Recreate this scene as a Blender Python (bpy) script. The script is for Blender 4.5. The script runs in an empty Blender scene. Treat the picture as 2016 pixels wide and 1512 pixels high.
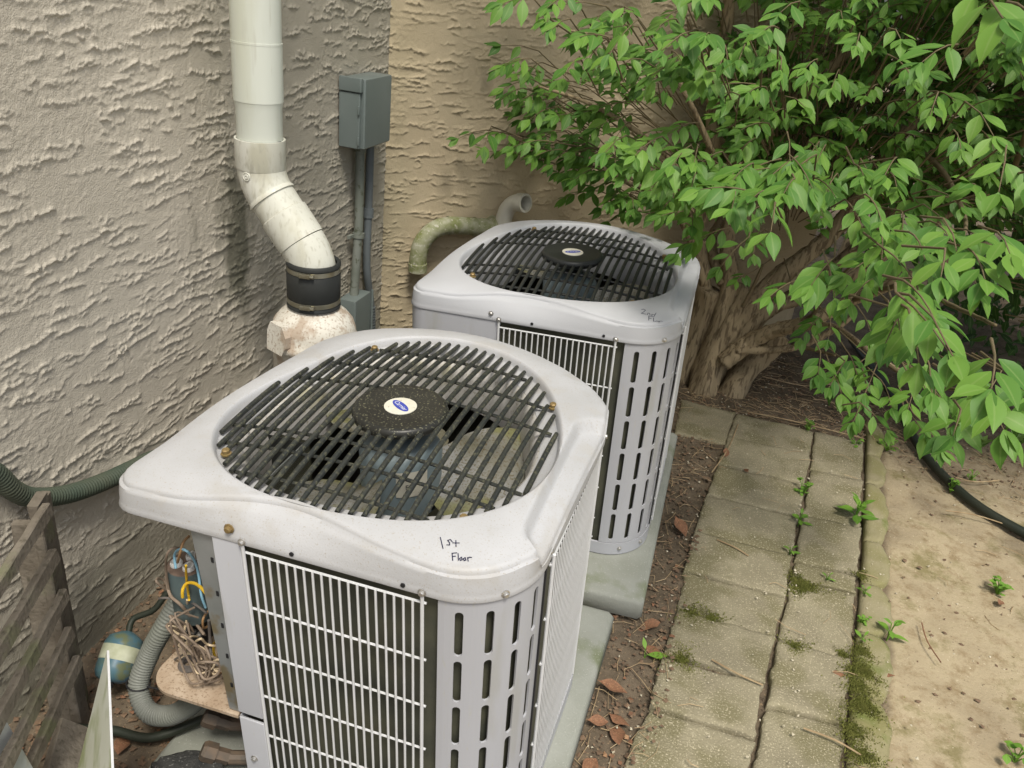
import bpy, math, random
import numpy as np
from mathutils import Matrix, Vector
from mathutils.bvhtree import BVHTree
R_ = math.radians
scene = bpy.context.scene
COL = scene.collection
# ------------------------------------------------------------------ camera, sky, sun, exposure
cam = bpy.data.cameras.new('camera'); cam_o = bpy.data.objects.new('camera', cam); COL.objects.link(cam_o)
cam.sensor_width = 36; cam.lens = 28.62; cam.clip_start = .02; cam.clip_end = 500
RT = Vector((.94633, .30565, .10503)); UPV = Vector((-.23012, .40906, .88302)); FW = Vector((-.22693, .85980, -.45744))
CAMP = Vector((.586, -1.343, 1.702))
cam_o.matrix_world = Matrix(((RT.x, UPV.x, -FW.x, CAMP.x), (RT.y, UPV.y, -FW.y, CAMP.y), (RT.z, UPV.z, -FW.z, CAMP.z), (0, 0, 0, 1)))
scene.camera = cam_o
SUN_EL, SUN_AZ = 62, 150            # azimuth measured clockwise from +y
wd = bpy.data.worlds.new('World'); scene.world = wd; wd.use_nodes = True
wn = wd.node_tree; bg = wn.nodes['Background']
sky = wn.nodes.new('ShaderNodeTexSky'); sky.sky_type = 'NISHITA'; sky.sun_disc = False
sky.sun_elevation = R_(SUN_EL); sky.sun_rotation = R_(SUN_AZ); sky.air_density = 1.0; sky.dust_density = 3.0; sky.ozone_density = 1.0
hz = wn.nodes.new('ShaderNodeHueSaturation'); hz.inputs['Saturation'].default_value = .38   # thin overcast: a paler sky
wn.links.new(sky.outputs[0], hz.inputs['Color']); wn.links.new(hz.outputs[0], bg.inputs[0]); bg.inputs[1].default_value = .108
sl = bpy.data.lights.new('sun', 'SUN'); sl.energy = 2.15; sl.angle = R_(14); sl.color = (1, .94, .82)
so = bpy.data.objects.new('sun', sl); COL.objects.link(so)
sd = Vector((math.sin(R_(SUN_AZ)) * math.cos(R_(SUN_EL)), math.cos(R_(SUN_AZ)) * math.cos(R_(SUN_EL)), math.sin(R_(SUN_EL))))
so.rotation_euler = sd.to_track_quat('Z', 'Y').to_euler()
scene.view_settings.view_transform = 'Standard'; scene.view_settings.look = 'None'
scene.view_settings.exposure = 0.58; scene.view_settings.gamma = 1
scene.cycles.max_bounces = 8; scene.cycles.diffuse_bounces = 5; scene.cycles.transmission_bounces = 4

# ------------------------------------------------------------------ measured points (metres)
SPRAYS=[(-0.286,1.458,1.441,0),(-0.26,1.62,1.419,0),(-0.322,1.552,1.322,0),(-0.276,1.653,1.311,0),(-0.197,1.696,1.353,0),(-0.355,1.468,1.18,0),(-0.333,1.572,1.188,0),(-0.232,1.499,1.178,0),(-0.177,1.587,1.138,0),(-0.103,1.602,1.13,0),(-0.042,1.64,1.17,0),(-0.228,1.642,1.266,0),(-0.124,1.675,1.278,0),(-0.054,1.698,1.286,0),(0.023,1.65,1.336,0),(-0.021,0.979,1.602,0),(0.063,0.993,1.586,0),(0.143,1.013,1.583,0),(0.137,1.259,1.52,0),(-0.008,1.539,1.456,0),(0.2,1.468,1.502,0),(0.107,1.469,1.268,0),(0.129,1.711,1.397,0),(0.157,1.59,1.156,0),(0.062,1.638,1.115,0),(-0.021,1.602,1.089,0),(0.105,1.598,1.019,0),(0.19,1.531,1.03,0),(0.262,1.429,1.115,0),(0.33,1.41,1.046,0),(0.302,0.711,1.371,0),(0.389,0.728,1.358,0),(0.439,0.714,1.308,0),(0.332,0.663,1.626,0),(0.405,0.692,1.644,0),(0.379,0.844,1.582,0),(0.488,0.702,1.623,0),(0.531,0.738,1.669,0),(0.419,1.062,1.539,0),(0.515,1.337,1.479,0),(0.602,1.67,1.4,0),(0.648,1.143,1.577,0),(0.521,1.477,1.361,0),(0.527,0.754,1.34,0),(0.493,0.617,1.323,0),(0.596,0.578,1.336,0),(0.655,0.608,1.363,0),(0.637,0.418,1.321,0),(0.546,0.617,1.296,0),(0.446,0.88,1.184,0),(0.48,0.958,1.115,0),(0.415,1.247,0.982,0),(0.72,1.015,1.301,0),(0.782,1.125,1.278,0),(0.558,1.11,1.031,0),(0.629,1.317,1.006,0),(0.793,1.573,1.406,0),(0.861,1.58,1.385,0),(0.915,1.613,1.42,0),(0.737,1.424,1.531,0),(0.844,1.444,1.516,0),(0.852,0.798,1.622,0),(0.872,0.666,1.67,0),(0.812,0.823,1.69,0),(0.742,0.985,1.667,0),(0.84,0.494,1.363,0),(0.823,0.624,1.31,0),(0.92,0.655,1.32,0),(0.92,0.362,1.336,0),(0.866,0.467,1.299,0),(0.956,0.271,1.375,0),(0.918,0.145,1.355,0),(0.981,0.17,1.37,0),(1.011,0.2,1.412,0),(0.904,0.333,1.29,0),(0.847,0.582,1.22,0),(0.801,0.551,1.184,0),(0.766,0.545,1.19,0),(0.851,0.498,1.187,0),(0.697,0.672,1.1,0),(0.9,0.111,1.299,0),(0.966,0.735,1.085,0),(0.875,-0.181,1.359,0),(0.872,-0.078,1.29,0),(0.919,-0.288,1.353,0),(0.972,0.541,1.079,0),(0.943,0.067,1.196,0),(1.007,1.153,0.888,0),(0.919,1.285,0.802,0),(0.873,0.907,0.824,0),(0.963,1.051,0.719,0),(1.021,1.263,0.711,0),(1.046,1.085,0.742,0),(0.942,1.059,0.744,0),(1.113,1.085,0.708,0),(1.115,0.853,0.801,0),(1.201,0.972,0.783,0),(1.07,0.896,0.705,0),(1.22,1.076,0.637,0),(1.251,0.968,0.75,0),(1.219,0.703,0.9,0),(1.063,0.073,1.147,0),(1.191,0.557,1.0,0),(0.799,-0.18,1.761,0),(0.848,-0.176,1.746,0),(0.924,0.783,1.558,0),(1.036,0.954,1.464,0),(1.014,0.642,1.553,0),(1.034,0.469,1.481,0),(1.094,0.925,1.38,0),(0.266,2.27,1.505,1),(0.849,1.796,1.709,1),(0.768,2.127,1.641,1),(0.362,1.919,1.395,1),(0.803,1.978,1.274,1),(1.29,1.823,1.616,1),(0.939,1.228,1.598,1),(1.225,1.445,1.619,1),(1.245,1.558,1.402,1),(1.071,2.046,1.784,1),(0.623,2.108,1.684,1),(1.248,1.839,1.669,1),(0.673,1.935,1.112,1),(0.59,1.857,1.027,1),(1.088,1.51,1.197,1),(1.102,1.139,1.235,1),(1.174,1.645,1.529,1),(0.479,1.579,1.183,1),(1.189,1.765,1.613,1),(0.741,1.441,1.318,1),(0.52,1.988,1.071,1),(0.962,1.296,1.14,1),(1.229,2.249,1.685,1),(1.065,2.153,1.271,1),(1.1,1.105,1.305,1),(0.611,1.623,1.691,1),(0.59,1.349,1.11,1),(0.616,2.161,1.312,1),(1.259,1.221,1.367,1),(0.885,1.218,1.307,1),(1.023,1.832,1.513,1),(1.062,1.661,1.29,1),(0.846,1.836,1.627,1),(0.396,1.9,1.32,1),(1.02,1.186,1.547,1),(0.837,2.101,1.611,1),(0.712,2.245,1.426,1),(0.691,1.685,1.495,1),(0.746,1.953,1.697,1),(1.335,1.842,1.396,1),(1.414,1.736,1.189,1),(1.169,1.289,1.258,1),(0.779,1.568,1.52,1),(0.9,1.917,1.532,1),(0.852,1.802,1.702,1),(0.742,1.307,1.267,1),(0.464,1.749,1.319,1),(0.947,1.436,1.559,1),(1.143,1.296,1.652,1),(0.563,1.6,1.491,1),(0.926,1.223,1.138,1),(0.812,2.095,1.179,1),(1.275,1.729,1.723,1),(1.162,1.864,1.775,1),(0.513,2.155,1.016,1),(0.761,1.444,1.76,1),(0.804,1.398,1.148,1),(0.973,1.483,1.506,1),(1.003,1.614,1.573,1),(1.171,1.961,1.414,1),(0.793,1.808,1.652,1),(1.338,2.091,1.362,1),(0.172,2.213,1.395,1),(1.08,1.838,1.359,1),(1.268,1.611,1.32,1),(0.926,1.497,1.297,1),(1.092,1.949,1.298,1),(0.732,1.967,1.749,1),(1.264,1.732,1.336,1),(0.703,2.06,1.462,1),(0.402,2.073,0.908,1),(1.142,1.277,1.721,1),(1.168,1.401,1.544,1),(0.73,1.397,1.287,1),(0.886,1.918,1.228,1),(0.328,1.702,1.031,1),(0.774,1.529,1.351,1),(1.188,1.759,1.661,1),(0.468,2.188,1.162,1),(1.187,1.877,1.716,1),(1.164,1.62,1.671,1),(1.105,1.55,1.26,1),(1.005,1.499,1.307,1),(1.052,1.877,1.335,1),(0.822,1.738,1.518,1),(1.128,1.318,1.686,1),(0.295,2.192,0.878,1),(0.5,1.613,1.54,1),(0.99,2.054,1.386,1),(0.589,1.658,1.024,1),(0.925,2.148,0.562,1),(0.755,1.929,0.692,1),(0.616,2.127,0.654,1),(0.872,2.157,0.928,1),(0.63,1.731,0.935,1),(0.912,1.881,0.577,1)]
LIMBS=[([(0.557,2.352,0.123),(0.463,2.386,0.468),(0.39,2.357,0.683),(0.384,2.377,0.841),(0.375,2.369,1.065),(0.338,2.346,1.274),(0.328,2.345,1.511),(0.3,2.35,1.768)],0.05,0.028),([(0.346,2.333,1.245),(0.249,2.33,1.404),(0.172,2.335,1.569)],0.018,0.01),([(0.567,2.322,0.179),(0.579,2.371,0.499),(0.521,2.399,0.698),(0.524,2.444,0.898),(0.501,2.43,1.117),(0.725,2.392,1.401),(0.842,2.394,1.58),(0.951,2.397,1.766)],0.055,0.018),([(0.595,2.32,0.16),(0.696,2.363,0.427),(0.81,2.426,0.604),(0.958,2.442,0.795),(1.044,2.43,1.08),(1.094,2.403,1.238),(1.193,2.396,1.412)],0.06,0.028),([(0.637,2.265,0.154),(0.725,2.288,0.271),(0.826,2.246,0.375),(0.937,2.194,0.457),(1.086,2.185,0.6),(1.259,2.079,0.782),(1.485,2.101,0.946)],0.055,0.022),([(0.621,2.322,0.152),(0.751,2.359,0.39),(0.863,2.376,0.484),(1.084,2.396,0.647),(1.265,2.377,0.872),(1.532,2.351,1.158)],0.05,0.02),([(0.699,2.469,0.39),(0.86,2.614,0.583),(0.985,2.679,0.759),(1.169,2.675,1.011),(1.313,2.699,1.219),(1.556,2.652,1.478)],0.05,0.022),([(0.758,2.517,0.334),(1.041,2.673,0.603),(1.228,2.75,0.889),(1.421,2.767,1.059),(1.679,2.801,1.23)],0.045,0.02),([(0.658,2.293,0.43),(0.683,2.298,0.544),(0.697,2.293,0.644)],0.009,0.006),([(0.807,2.234,0.362),(0.931,2.078,0.476),(1.009,1.899,0.567),(1.099,1.537,0.63),(1.189,1.44,0.621)],0.014,0.008),([(0.678,2.256,0.234),(0.909,2.234,0.312),(1.049,2.214,0.439),(1.109,2.214,0.525)],0.02,0.01),([(0.906,2.239,0.322),(1.006,2.158,0.354),(1.069,2.066,0.384)],0.01,0.005),([(0.553,2.362,0.496),(0.453,2.475,0.64),(0.474,2.606,0.758),(0.488,2.75,1.022),(0.512,2.897,1.286)],0.03,0.012),([(0.469,2.191,0.533),(0.352,2.068,0.796),(0.243,1.886,0.945),(0.106,1.669,1.042),(-0.002,1.585,1.113)],0.02,0.004),([(0.403,2.115,0.75),(0.272,1.953,1.057),(0.098,1.757,1.212),(-0.072,1.692,1.284),(-0.233,1.634,1.319)],0.016,0.004),([(0.389,2.127,1.107),(0.202,1.992,1.384),(0.047,1.885,1.478),(-0.17,1.728,1.509)],0.014,0.004),([(1.086,2.185,0.6),(1.128,1.511,0.895),(1.105,0.785,1.072),(1.064,0.264,1.205)],0.012,0.003),([(0.937,2.194,0.457),(0.965,1.965,0.713),(0.939,1.383,0.965)],0.01,0.003),([(1.532,2.351,1.158),(1.252,1.294,1.518),(1.023,0.504,1.677),(0.836,-0.113,1.703)],0.012,0.003),([(1.094,2.403,1.238),(1.171,1.819,1.233),(1.142,1.106,1.219),(1.036,0.626,1.245)],0.012,0.003),([(1.099,1.537,0.63),(1.21,1.289,0.656),(1.28,1.018,0.767),(1.23,0.526,0.961)],0.008,0.003)]
TWIGS=[[(1.032,0.354),(1.109,0.344),(1.174,0.325)],[(0.779,0.499),(0.853,0.471),(0.923,0.462)],[(1.393,0.933),(1.397,0.846),(1.427,0.772)],[(0.787,2.111),(0.99,2.117),(1.296,2.117)],[(0.756,1.967),(0.73,1.722),(0.683,1.51)],[(1.175,2.375),(1.285,2.301),(1.34,2.131)],[(1.649,1.957),(1.727,1.955),(1.828,2.026)],[(0.742,1.076),(0.805,1.054),(0.852,1.033)],[(0.546,2.671),(0.632,2.585),(0.674,2.711)],[(0.838,2.541),(1.035,2.529),(1.183,2.643)],[(1.082,2.409),(1.176,2.404),(1.216,2.264)],[(1.568,1.666),(1.671,1.681),(1.795,1.671)]]
WIRES={'blue':[(-0.3126,-0.345,0.5856),(-0.3218,-0.3331,0.6065),(-0.2927,-0.3481,0.6422),(-0.2682,-0.3561,0.651),(-0.2702,-0.3391,0.6119),(-0.2701,-0.3354,0.5739),(-0.2553,-0.3534,0.5455),(-0.2507,-0.3524,0.5133)],'brown1':[(-0.3621,-0.3229,0.4959),(-0.3549,-0.3279,0.5495),(-0.3292,-0.3444,0.6132),(-0.3197,-0.3352,0.6262),(-0.3152,-0.321,0.6149)],'brown2':[(-0.3744,-0.3101,0.5182),(-0.3569,-0.3274,0.4879),(-0.3315,-0.3303,0.4718),(-0.3235,-0.3123,0.4161),(-0.302,-0.314,0.3859)],'brown3':[(-0.3842,-0.3073,0.4749),(-0.3911,-0.321,0.5049),(-0.3978,-0.3076,0.5016),(-0.3919,-0.2974,0.4846),(-0.3659,-0.3134,0.4726),(-0.3323,-0.3195,0.4619),(-0.3267,-0.3019,0.4053),(-0.3119,-0.3003,0.3655)],'yellow1':[(-0.3003,-0.3541,0.5241),(-0.2992,-0.3516,0.5421),(-0.3021,-0.3342,0.5426),(-0.2743,-0.3412,0.5562),(-0.2422,-0.3568,0.5594),(-0.2419,-0.3458,0.517),(-0.2537,-0.333,0.4674)],'yellow2':[(-0.2879,-0.3445,0.6012),(-0.3078,-0.3281,0.5455),(-0.3149,-0.3227,0.4983),(-0.2988,-0.3405,0.5059)],'cream1':[(-0.3189,-0.3244,0.4847),(-0.3374,-0.3091,0.4367),(-0.3334,-0.3207,0.4203),(-0.3333,-0.3329,0.4015)],'orange1':[(-0.2641,-0.3011,0.4606),(-0.2907,-0.301,0.4441),(-0.2924,-0.3189,0.437),(-0.2988,-0.3144,0.4056),(-0.3,-0.2977,0.3966)],'orange2':[(-0.279,-0.3331,0.6666),(-0.2808,-0.3483,0.6623),(-0.2877,-0.356,0.6356),(-0.3116,-0.3389,0.5969)],'brown4':[(-0.2737,-0.3281,0.6613),(-0.2554,-0.3445,0.6643),(-0.2694,-0.335,0.6183)],'grey1':[(-0.3865,-0.3275,0.4675),(-0.3671,-0.3301,0.4782),(-0.3467,-0.3121,0.4642),(-0.3142,-0.3141,0.4669),(-0.2701,-0.3317,0.474)],'cream2':[(-0.3304,-0.321,0.3491),(-0.3417,-0.3074,0.3012),(-0.3681,-0.2974,0.288),(-0.3737,-0.3136,0.288),(-0.3739,-0.3194,0.288),(-0.3767,-0.3017,0.288),(-0.3549,-0.3005,0.291)],'brown5':[(-0.29,-0.3514,0.3836),(-0.3015,-0.3341,0.31),(-0.2791,-0.3414,0.3207),(-0.2568,-0.3568,0.3765),(-0.2745,-0.3456,0.3945)],'grey2':[(-0.2703,-0.328,0.4498),(-0.2798,-0.3229,0.3883),(-0.2685,-0.3407,0.3556),(-0.2513,-0.3412,0.3444),(-0.2485,-0.3232,0.3457),(-0.2387,-0.3273,0.3756),(-0.2302,-0.3442,0.4623)],'orange3':[(-0.2986,-0.3091,0.288),(-0.2764,-0.3209,0.2891),(-0.2479,-0.3329,0.3224)],'yellow3':[(-0.2647,-0.3012,0.4552),(-0.2524,-0.319,0.4305),(-0.2682,-0.3142,0.3842),(-0.2945,-0.2976,0.3471),(-0.2907,-0.3067,0.3277),(-0.2711,-0.321,0.3272)],'white':[(-0.2923,-0.3485,0.4031),(-0.2713,-0.356,0.4253),(-0.2768,-0.3387,0.3922),(-0.2612,-0.3357,0.3897),(-0.2287,-0.3537,0.4233),(-0.2165,-0.3521,0.4351)],'grey3':[(-0.3111,-0.3445,0.3796),(-0.3408,-0.3348,0.3365),(-0.3839,-0.321,0.288)]}
RIMC = [.3527, .0114, -.0195, -.018, .0039, .0062, -.018, -.0057, .0003]
rng = np.random.default_rng(11); random.seed(11)

# ------------------------------------------------------------------ helpers
class MB:
    """collects quads and triangles of ONE mesh"""
    def __init__(s): s.v = []; s.f = []
    def add(s, vs, fs):
        o = len(s.v); s.v += [tuple(map(float, p)) for p in vs]; s.f += [tuple(i + o for i in f) for f in fs]
    def box(s, c, d, m=None, bev=0.0):
        x, y, z = d[0] / 2, d[1] / 2, d[2] / 2
        if bev <= 0:
            vs = [(a, b, e) for e in (-z, z) for b in (-y, y) for a in (-x, x)]
            fs = [(0, 2, 3, 1), (4, 5, 7, 6), (0, 1, 5, 4), (2, 6, 7, 3), (0, 4, 6, 2), (1, 3, 7, 5)]
        else:
            b = bev; ring = []
            def rect(ix, iz):
                return [(-x + ix, -y + ix, iz), (x - ix, -y + ix, iz), (x - ix, y - ix, iz), (-x + ix, y - ix, iz)]
            def oct_(ix, iz, cr):
                X, Y = x - ix, y - ix
                return [(-X + cr, -Y, iz), (X - cr, -Y, iz), (X, -Y + cr, iz), (X, Y - cr, iz), (X - cr, Y, iz), (-X + cr, Y, iz), (-X, Y - cr, iz), (-X, -Y + cr, iz)]
            vs = oct_(b, -z, b * .6) + oct_(0, -z + b, b) + oct_(0, z - b, b) + oct_(b * .3, z - b * .3, b) + oct_(b, z, b * .6)
            fs = [tuple(range(7, -1, -1)), tuple(range(32, 40))]
            for k in range(4):
                for i in range(8): fs.append((k * 8 + i, k * 8 + (i + 1) % 8, k * 8 + 8 + (i + 1) % 8, k * 8 + 8 + i))
        M = m or Matrix()
        s.add([M @ (Vector(v) + Vector(c)) for v in vs], fs)
    def tube(s, path, rad, n=8, caps=True, flat=None):
        P = [Vector(p) for p in path]; N = len(P)
        rad = [rad] * N if np.isscalar(rad) else list(rad)
        up = None; rings = []
        for i in range(N):
            t = (P[min(i + 1, N - 1)] - P[max(i - 1, 0)])
            if t.length < 1e-9: t = Vector((0, 0, 1))
            t.normalize()
            if up is None:
                up = Vector((0, 0, 1)) if abs(t.z) < .9 else Vector((1, 0, 0))
            a = t.cross(up); 
            if a.length < 1e-6: a = t.orthogonal()
            a.normalize(); b = a.cross(t).normalized(); up = b
            rings.append([P[i] + (a * math.cos(2 * math.pi * k / n) + b * math.sin(2 * math.pi * k / n)) * rad[i] for k in range(n)])
        vs = [v for r in rings for v in r]; fs = []
        for i in range(N - 1):
            for k in range(n): fs.append((i * n + k, i * n + (k + 1) % n, (i + 1) * n + (k + 1) % n, (i + 1) * n + k))
        if caps: fs += [tuple(range(n - 1, -1, -1)), tuple(range((N - 1) * n, N * n))]
        s.add(vs, fs)
    def lathe(s, prof, n=32, m=None, caps=True):
        M = m or Matrix(); vs = []; fs = []
        for r, z in prof:
            for k in range(n): a = 2 * math.pi * k / n; vs.append(M @ Vector((r * math.cos(a), r * math.sin(a), z)))
        for i in range(len(prof) - 1):
            for k in range(n): fs.append((i * n + k, i * n + (k + 1) % n, (i + 1) * n + (k + 1) % n, (i + 1) * n + k))
        if caps: fs += [tuple(range(n - 1, -1, -1)), tuple(range((len(prof) - 1) * n, len(prof) * n))]
        s.add(vs, fs)
    def prism(s, poly, z0, z1, m=None):
        M = m or Matrix(); n = len(poly)
        s.add([M @ Vector((p[0], p[1], z0)) for p in poly] + [M @ Vector((p[0], p[1], z1)) for p in poly],
              [tuple(range(n - 1, -1, -1)), tuple(range(n, 2 * n))] + [(i, (i + 1) % n, n + (i + 1) % n, n + i) for i in range(n)])
    def strip(s, rings, close=True):
        n = len(rings[0]); fs = []
        for i in range(len(rings) - 1):
            for k in range(n if close else n - 1): fs.append((i * n + k, i * n + (k + 1) % n, (i + 1) * n + (k + 1) % n, (i + 1) * n + k))
        s.add([p for r in rings for p in r], fs)

def smooth_path(P, sub=6):
    P = [Vector(p) for p in P]; Q = []
    for i in range(len(P) - 1):
        p0, p1, p2, p3 = P[max(i - 1, 0)], P[i], P[i + 1], P[min(i + 2, len(P) - 1)]
        for j in range(sub):
            t = j / sub; Q.append(.5 * ((2 * p1) + (p2 - p0) * t + (2 * p0 - 5 * p1 + 4 * p2 - p3) * t * t + (3 * p1 - p0 - 3 * p2 + p3) * t ** 3))
    return Q + [P[-1]]
def mesh_of(name, mb, mat=None, smooth=False, ang=40):
    me = bpy.data.meshes.new(name); me.from_pydata(mb.v, [], mb.f)
    if mat: me.materials.append(mat)
    if smooth:
        me.polygons.foreach_set('use_smooth', [True] * len(me.polygons))
        if ang < 180: me.set_sharp_from_angle(angle=R_(ang))
    me.update(); return me
def obj(name, mb, mat=None, parent=None, smooth=False, ang=40, **kw):
    me = mb if isinstance(mb, bpy.types.Mesh) else mesh_of(name, mb, mat, smooth, ang)
    o = bpy.data.objects.new(name, me); COL.objects.link(o)
    if parent: o.parent = parent
    for k, v in kw.items(): o[k] = v
    return o
def thing(name, label, cat, M=None, group=None, **kw):
    o = bpy.data.objects.new(name, None); COL.objects.link(o); o.empty_display_size = .05
    if M is not None: o.matrix_world = M
    if label: o['label'] = label
    if cat: o['category'] = cat
    if group: o['group'] = group
    for k, v in kw.items(): o[k] = v
    return o
def tag(o, label, cat, group=None):
    o['label'] = label; o['category'] = cat
    if group: o['group'] = group
    return o
def np_mesh(name, V, Q, mat, smooth=True, attrs=None):
    me = bpy.data.meshes.new(name); V = np.asarray(V, np.float32); Q = np.asarray(Q, np.int32)
    k = Q.shape[1]
    me.vertices.add(len(V)); me.vertices.foreach_set('co', V.ravel())
    me.loops.add(Q.size); me.loops.foreach_set('vertex_index', Q.ravel())
    me.polygons.add(len(Q)); me.polygons.foreach_set('loop_start', np.arange(0, Q.size, k, dtype=np.int32))
    me.polygons.foreach_set('use_smooth', np.full(len(Q), smooth))
    me.update(calc_edges=True)
    for n, a in (attrs or {}).items():
        at = me.attributes.new(n, 'FLOAT', 'POINT'); at.data.foreach_set('value', np.asarray(a, np.float32))
    if mat: me.materials.append(mat)
    return me
def grid_quads(nu, nv):
    i = np.arange(nu * nv).reshape(nu, nv)
    return np.stack([i[:-1, :-1].ravel(), i[1:, :-1].ravel(), i[1:, 1:].ravel(), i[:-1, 1:].ravel()], 1)
def vnoise(x, y, seed=0):
    """smooth value noise, arrays in, roughly -1..1"""
    xi = np.floor(x).astype(np.int64); yi = np.floor(y).astype(np.int64); fx = x - xi; fy = y - yi
    fx = fx * fx * (3 - 2 * fx); fy = fy * fy * (3 - 2 * fy)
    def h(a, b):
        n = (a * 374761393 + b * 668265263 + seed * 982451653) & 0xFFFFFFFF
        n = ((n ^ (n >> 13)) * 1274126177) & 0xFFFFFFFF
        return ((n ^ (n >> 16)) & 0xFFFF) / 32767.5 - 1
    a = h(xi, yi); b = h(xi + 1, yi); c = h(xi, yi + 1); d = h(xi + 1, yi + 1)
    return (a * (1 - fx) + b * fx) * (1 - fy) + (c * (1 - fx) + d * fx) * fy
def fbm(x, y, seed=0, oct=4, gain=.5):
    t = 0; a = 1; n = 0
    for k in range(oct): t = t + a * vnoise(x * 2 ** k, y * 2 ** k, seed + k * 17); n += a; a *= gain
    return t / n

# ------------------------------------------------------------------ materials
def new_mat(name):
    m = bpy.data.materials.new(name); m.use_nodes = True
    return m, m.node_tree, m.node_tree.nodes['Principled BSDF']
def mat(name, c1, c2=None, scale=6, rough=.6, metal=0, speck=None, sscale=60, sthr=.62, sw=.06, bump=0, bscale=80, spec=.3, detail=5, coords='Object', patch=None, pscale=2.0, pthr=.55, stretch=None):
    """two colours mixed by noise + a second, finer layer of specks + optional larger patches + fine bump"""
    m, nt, bs = new_mat(name); N = nt.nodes; L = nt.links
    bs.inputs['Roughness'].default_value = rough; bs.inputs['Metallic'].default_value = metal; bs.inputs['Specular IOR Level'].default_value = spec
    tc = N.new('ShaderNodeTexCoord'); src = tc.outputs[coords]
    if stretch:
        mpn = N.new('ShaderNodeMapping'); mpn.inputs['Scale'].default_value = stretch; L.new(src, mpn.inputs['Vector']); src = mpn.outputs[0]
    def noise(sc, det):
        n = N.new('ShaderNodeTexNoise'); n.inputs['Scale'].default_value = sc; n.inputs['Detail'].default_value = det; L.new(src, n.inputs['Vector']); return n
    def ramp(inp, a, b):
        r = N.new('ShaderNodeMapRange'); r.inputs['From Min'].default_value = a; r.inputs['From Max'].default_value = b; L.new(inp, r.inputs['Value']); return r.outputs[0]
    def mix(fac, a, b):
        x = N.new('ShaderNodeMix'); x.data_type = 'RGBA'; L.new(fac, x.inputs[0])
        for sock, v in ((x.inputs[6], a), (x.inputs[7], b)):
            if isinstance(v, tuple): sock.default_value = (*v, 1)
            else: L.new(v, sock)
        return x.outputs[2]
    col = c1
    if c2: col = mix(ramp(noise(scale, detail).outputs[0], .35, .65), c1, c2)
    if patch: col = mix(ramp(noise(pscale, 6).outputs[0], pthr, pthr + .1), col, patch)
    if speck: col = mix(ramp(noise(sscale, 3).outputs[0], sthr, sthr + sw), col, speck)
    if isinstance(col, tuple): bs.inputs['Base Color'].default_value = (*col, 1)
    else: L.new(col, bs.inputs['Base Color'])
    if bump:
        b = N.new('ShaderNodeBump'); b.inputs['Strength'].default_value = bump; b.inputs['Distance'].default_value = .004
        L.new(noise(bscale, 4).outputs[0], b.inputs['Height']); L.new(b.outputs[0], bs.inputs['Normal'])
    return m

M = {}
M['cap'] = mat('grey_paint', (.465, .47, .485), (.405, .408, .415), 7, .5, patch=(.42, .415, .41), pscale=14, pthr=.54, speck=(.36, .33, .29), sscale=330, sthr=.60, sw=.12, bump=.1, bscale=300)
M['cap_clean'] = mat('grey_paint_clean', (.445, .455, .48), (.41, .418, .44), 4, .48, speck=(.44, .42, .40), sscale=240, sthr=.68, sw=.12, bump=.08, bscale=300)
M['panel'] = mat('panel_paint', (.445, .455, .49), (.405, .412, .44), 4, .45, patch=(.37, .372, .37), pscale=12, pthr=.57, stretch=(1, 1, .18), speck=(.42, .42, .40), sscale=160, sthr=.64, sw=.12)
M['bell'] = mat('bell_paint', (.72, .70, .68), (.62, .60, .56), 8, .5, speck=(.40, .36, .26), sscale=120, sthr=.58, sw=.16, patch=(.48, .46, .32), pscale=11, pthr=.62)
M['bar'] = mat('bar_paint', (.018, .02, .02), (.026, .028, .026), 20, .4, speck=(.06, .06, .04), sscale=120, sthr=.6, sw=.1, coords='Generated')
M['bar_dirty'] = mat('bar_paint_dirty', (.022, .025, .024), (.036, .038, .032), 12, .55, speck=(.09, .09, .06), sscale=150, sthr=.52, sw=.16)
M['hub'] = mat('hub_plastic', (.02, .02, .018), (.028, .028, .024), 10, .35, speck=(.19, .185, .12), sscale=230, sthr=.60, sw=.08)
M['hub_clean'] = mat('hub_plastic_clean', (.02, .022, .022), (.026, .028, .028), 10, .33)
M['sticker'] = mat('sticker', (.68, .66, .58), (.58, .56, .46), 25, .5, speck=(.25, .22, .14), sscale=180, sthr=.66)
M['logo_blue'] = mat('logo_blue', (.05, .07, .36), None, rough=.5)
M['white_print'] = mat('white_print', (.75, .76, .8), None, rough=.5)
M['ink'] = mat('marker_ink', (.012, .012, .045), None, rough=.4)
M['coil'] = mat('coil_fins', (.055, .058, .045), (.10, .10, .068), 9, .6, bump=.2, bscale=200)
M['wire_white'] = mat('white_wire_coat', (.66, .67, .69), (.60, .61, .62), 12, .4)
M['motor'] = mat('motor_paint', (.17, .22, .24), (.21, .26, .28), 6, .4)
M['blade'] = mat('fan_blade', (.34, .34, .33), (.20, .19, .13), 7, .5, speck=(.17, .14, .08), sscale=200, sthr=.52, sw=.14, patch=(.24, .24, .11), pscale=9)
M['steel'] = mat('galvanised', (.42, .44, .45), (.33, .35, .35), 12, .4, metal=.6, patch=(.30, .25, .16), pscale=14)
M['screw'] = mat('screw_zinc', (.55, .54, .52), None, rough=.3, metal=.8)
M['rust'] = mat('screw_rusty', (.30, .21, .10), (.22, .16, .06), 60, .5, metal=.4)
M['black'] = mat('black_plastic', (.02, .02, .022), None, rough=.5)
M['dark'] = mat('dark_inside', (.02, .022, .022), (.03, .032, .03), 8, .8)
M['pvc'] = mat('pvc_white', (.63, .66, .60), (.56, .59, .53), 4, .35, speck=(.50, .51, .44), sscale=60, sthr=.60, sw=.2, stretch=(1, 1, .12), patch=(.54, .56, .47), pscale=9)
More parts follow.
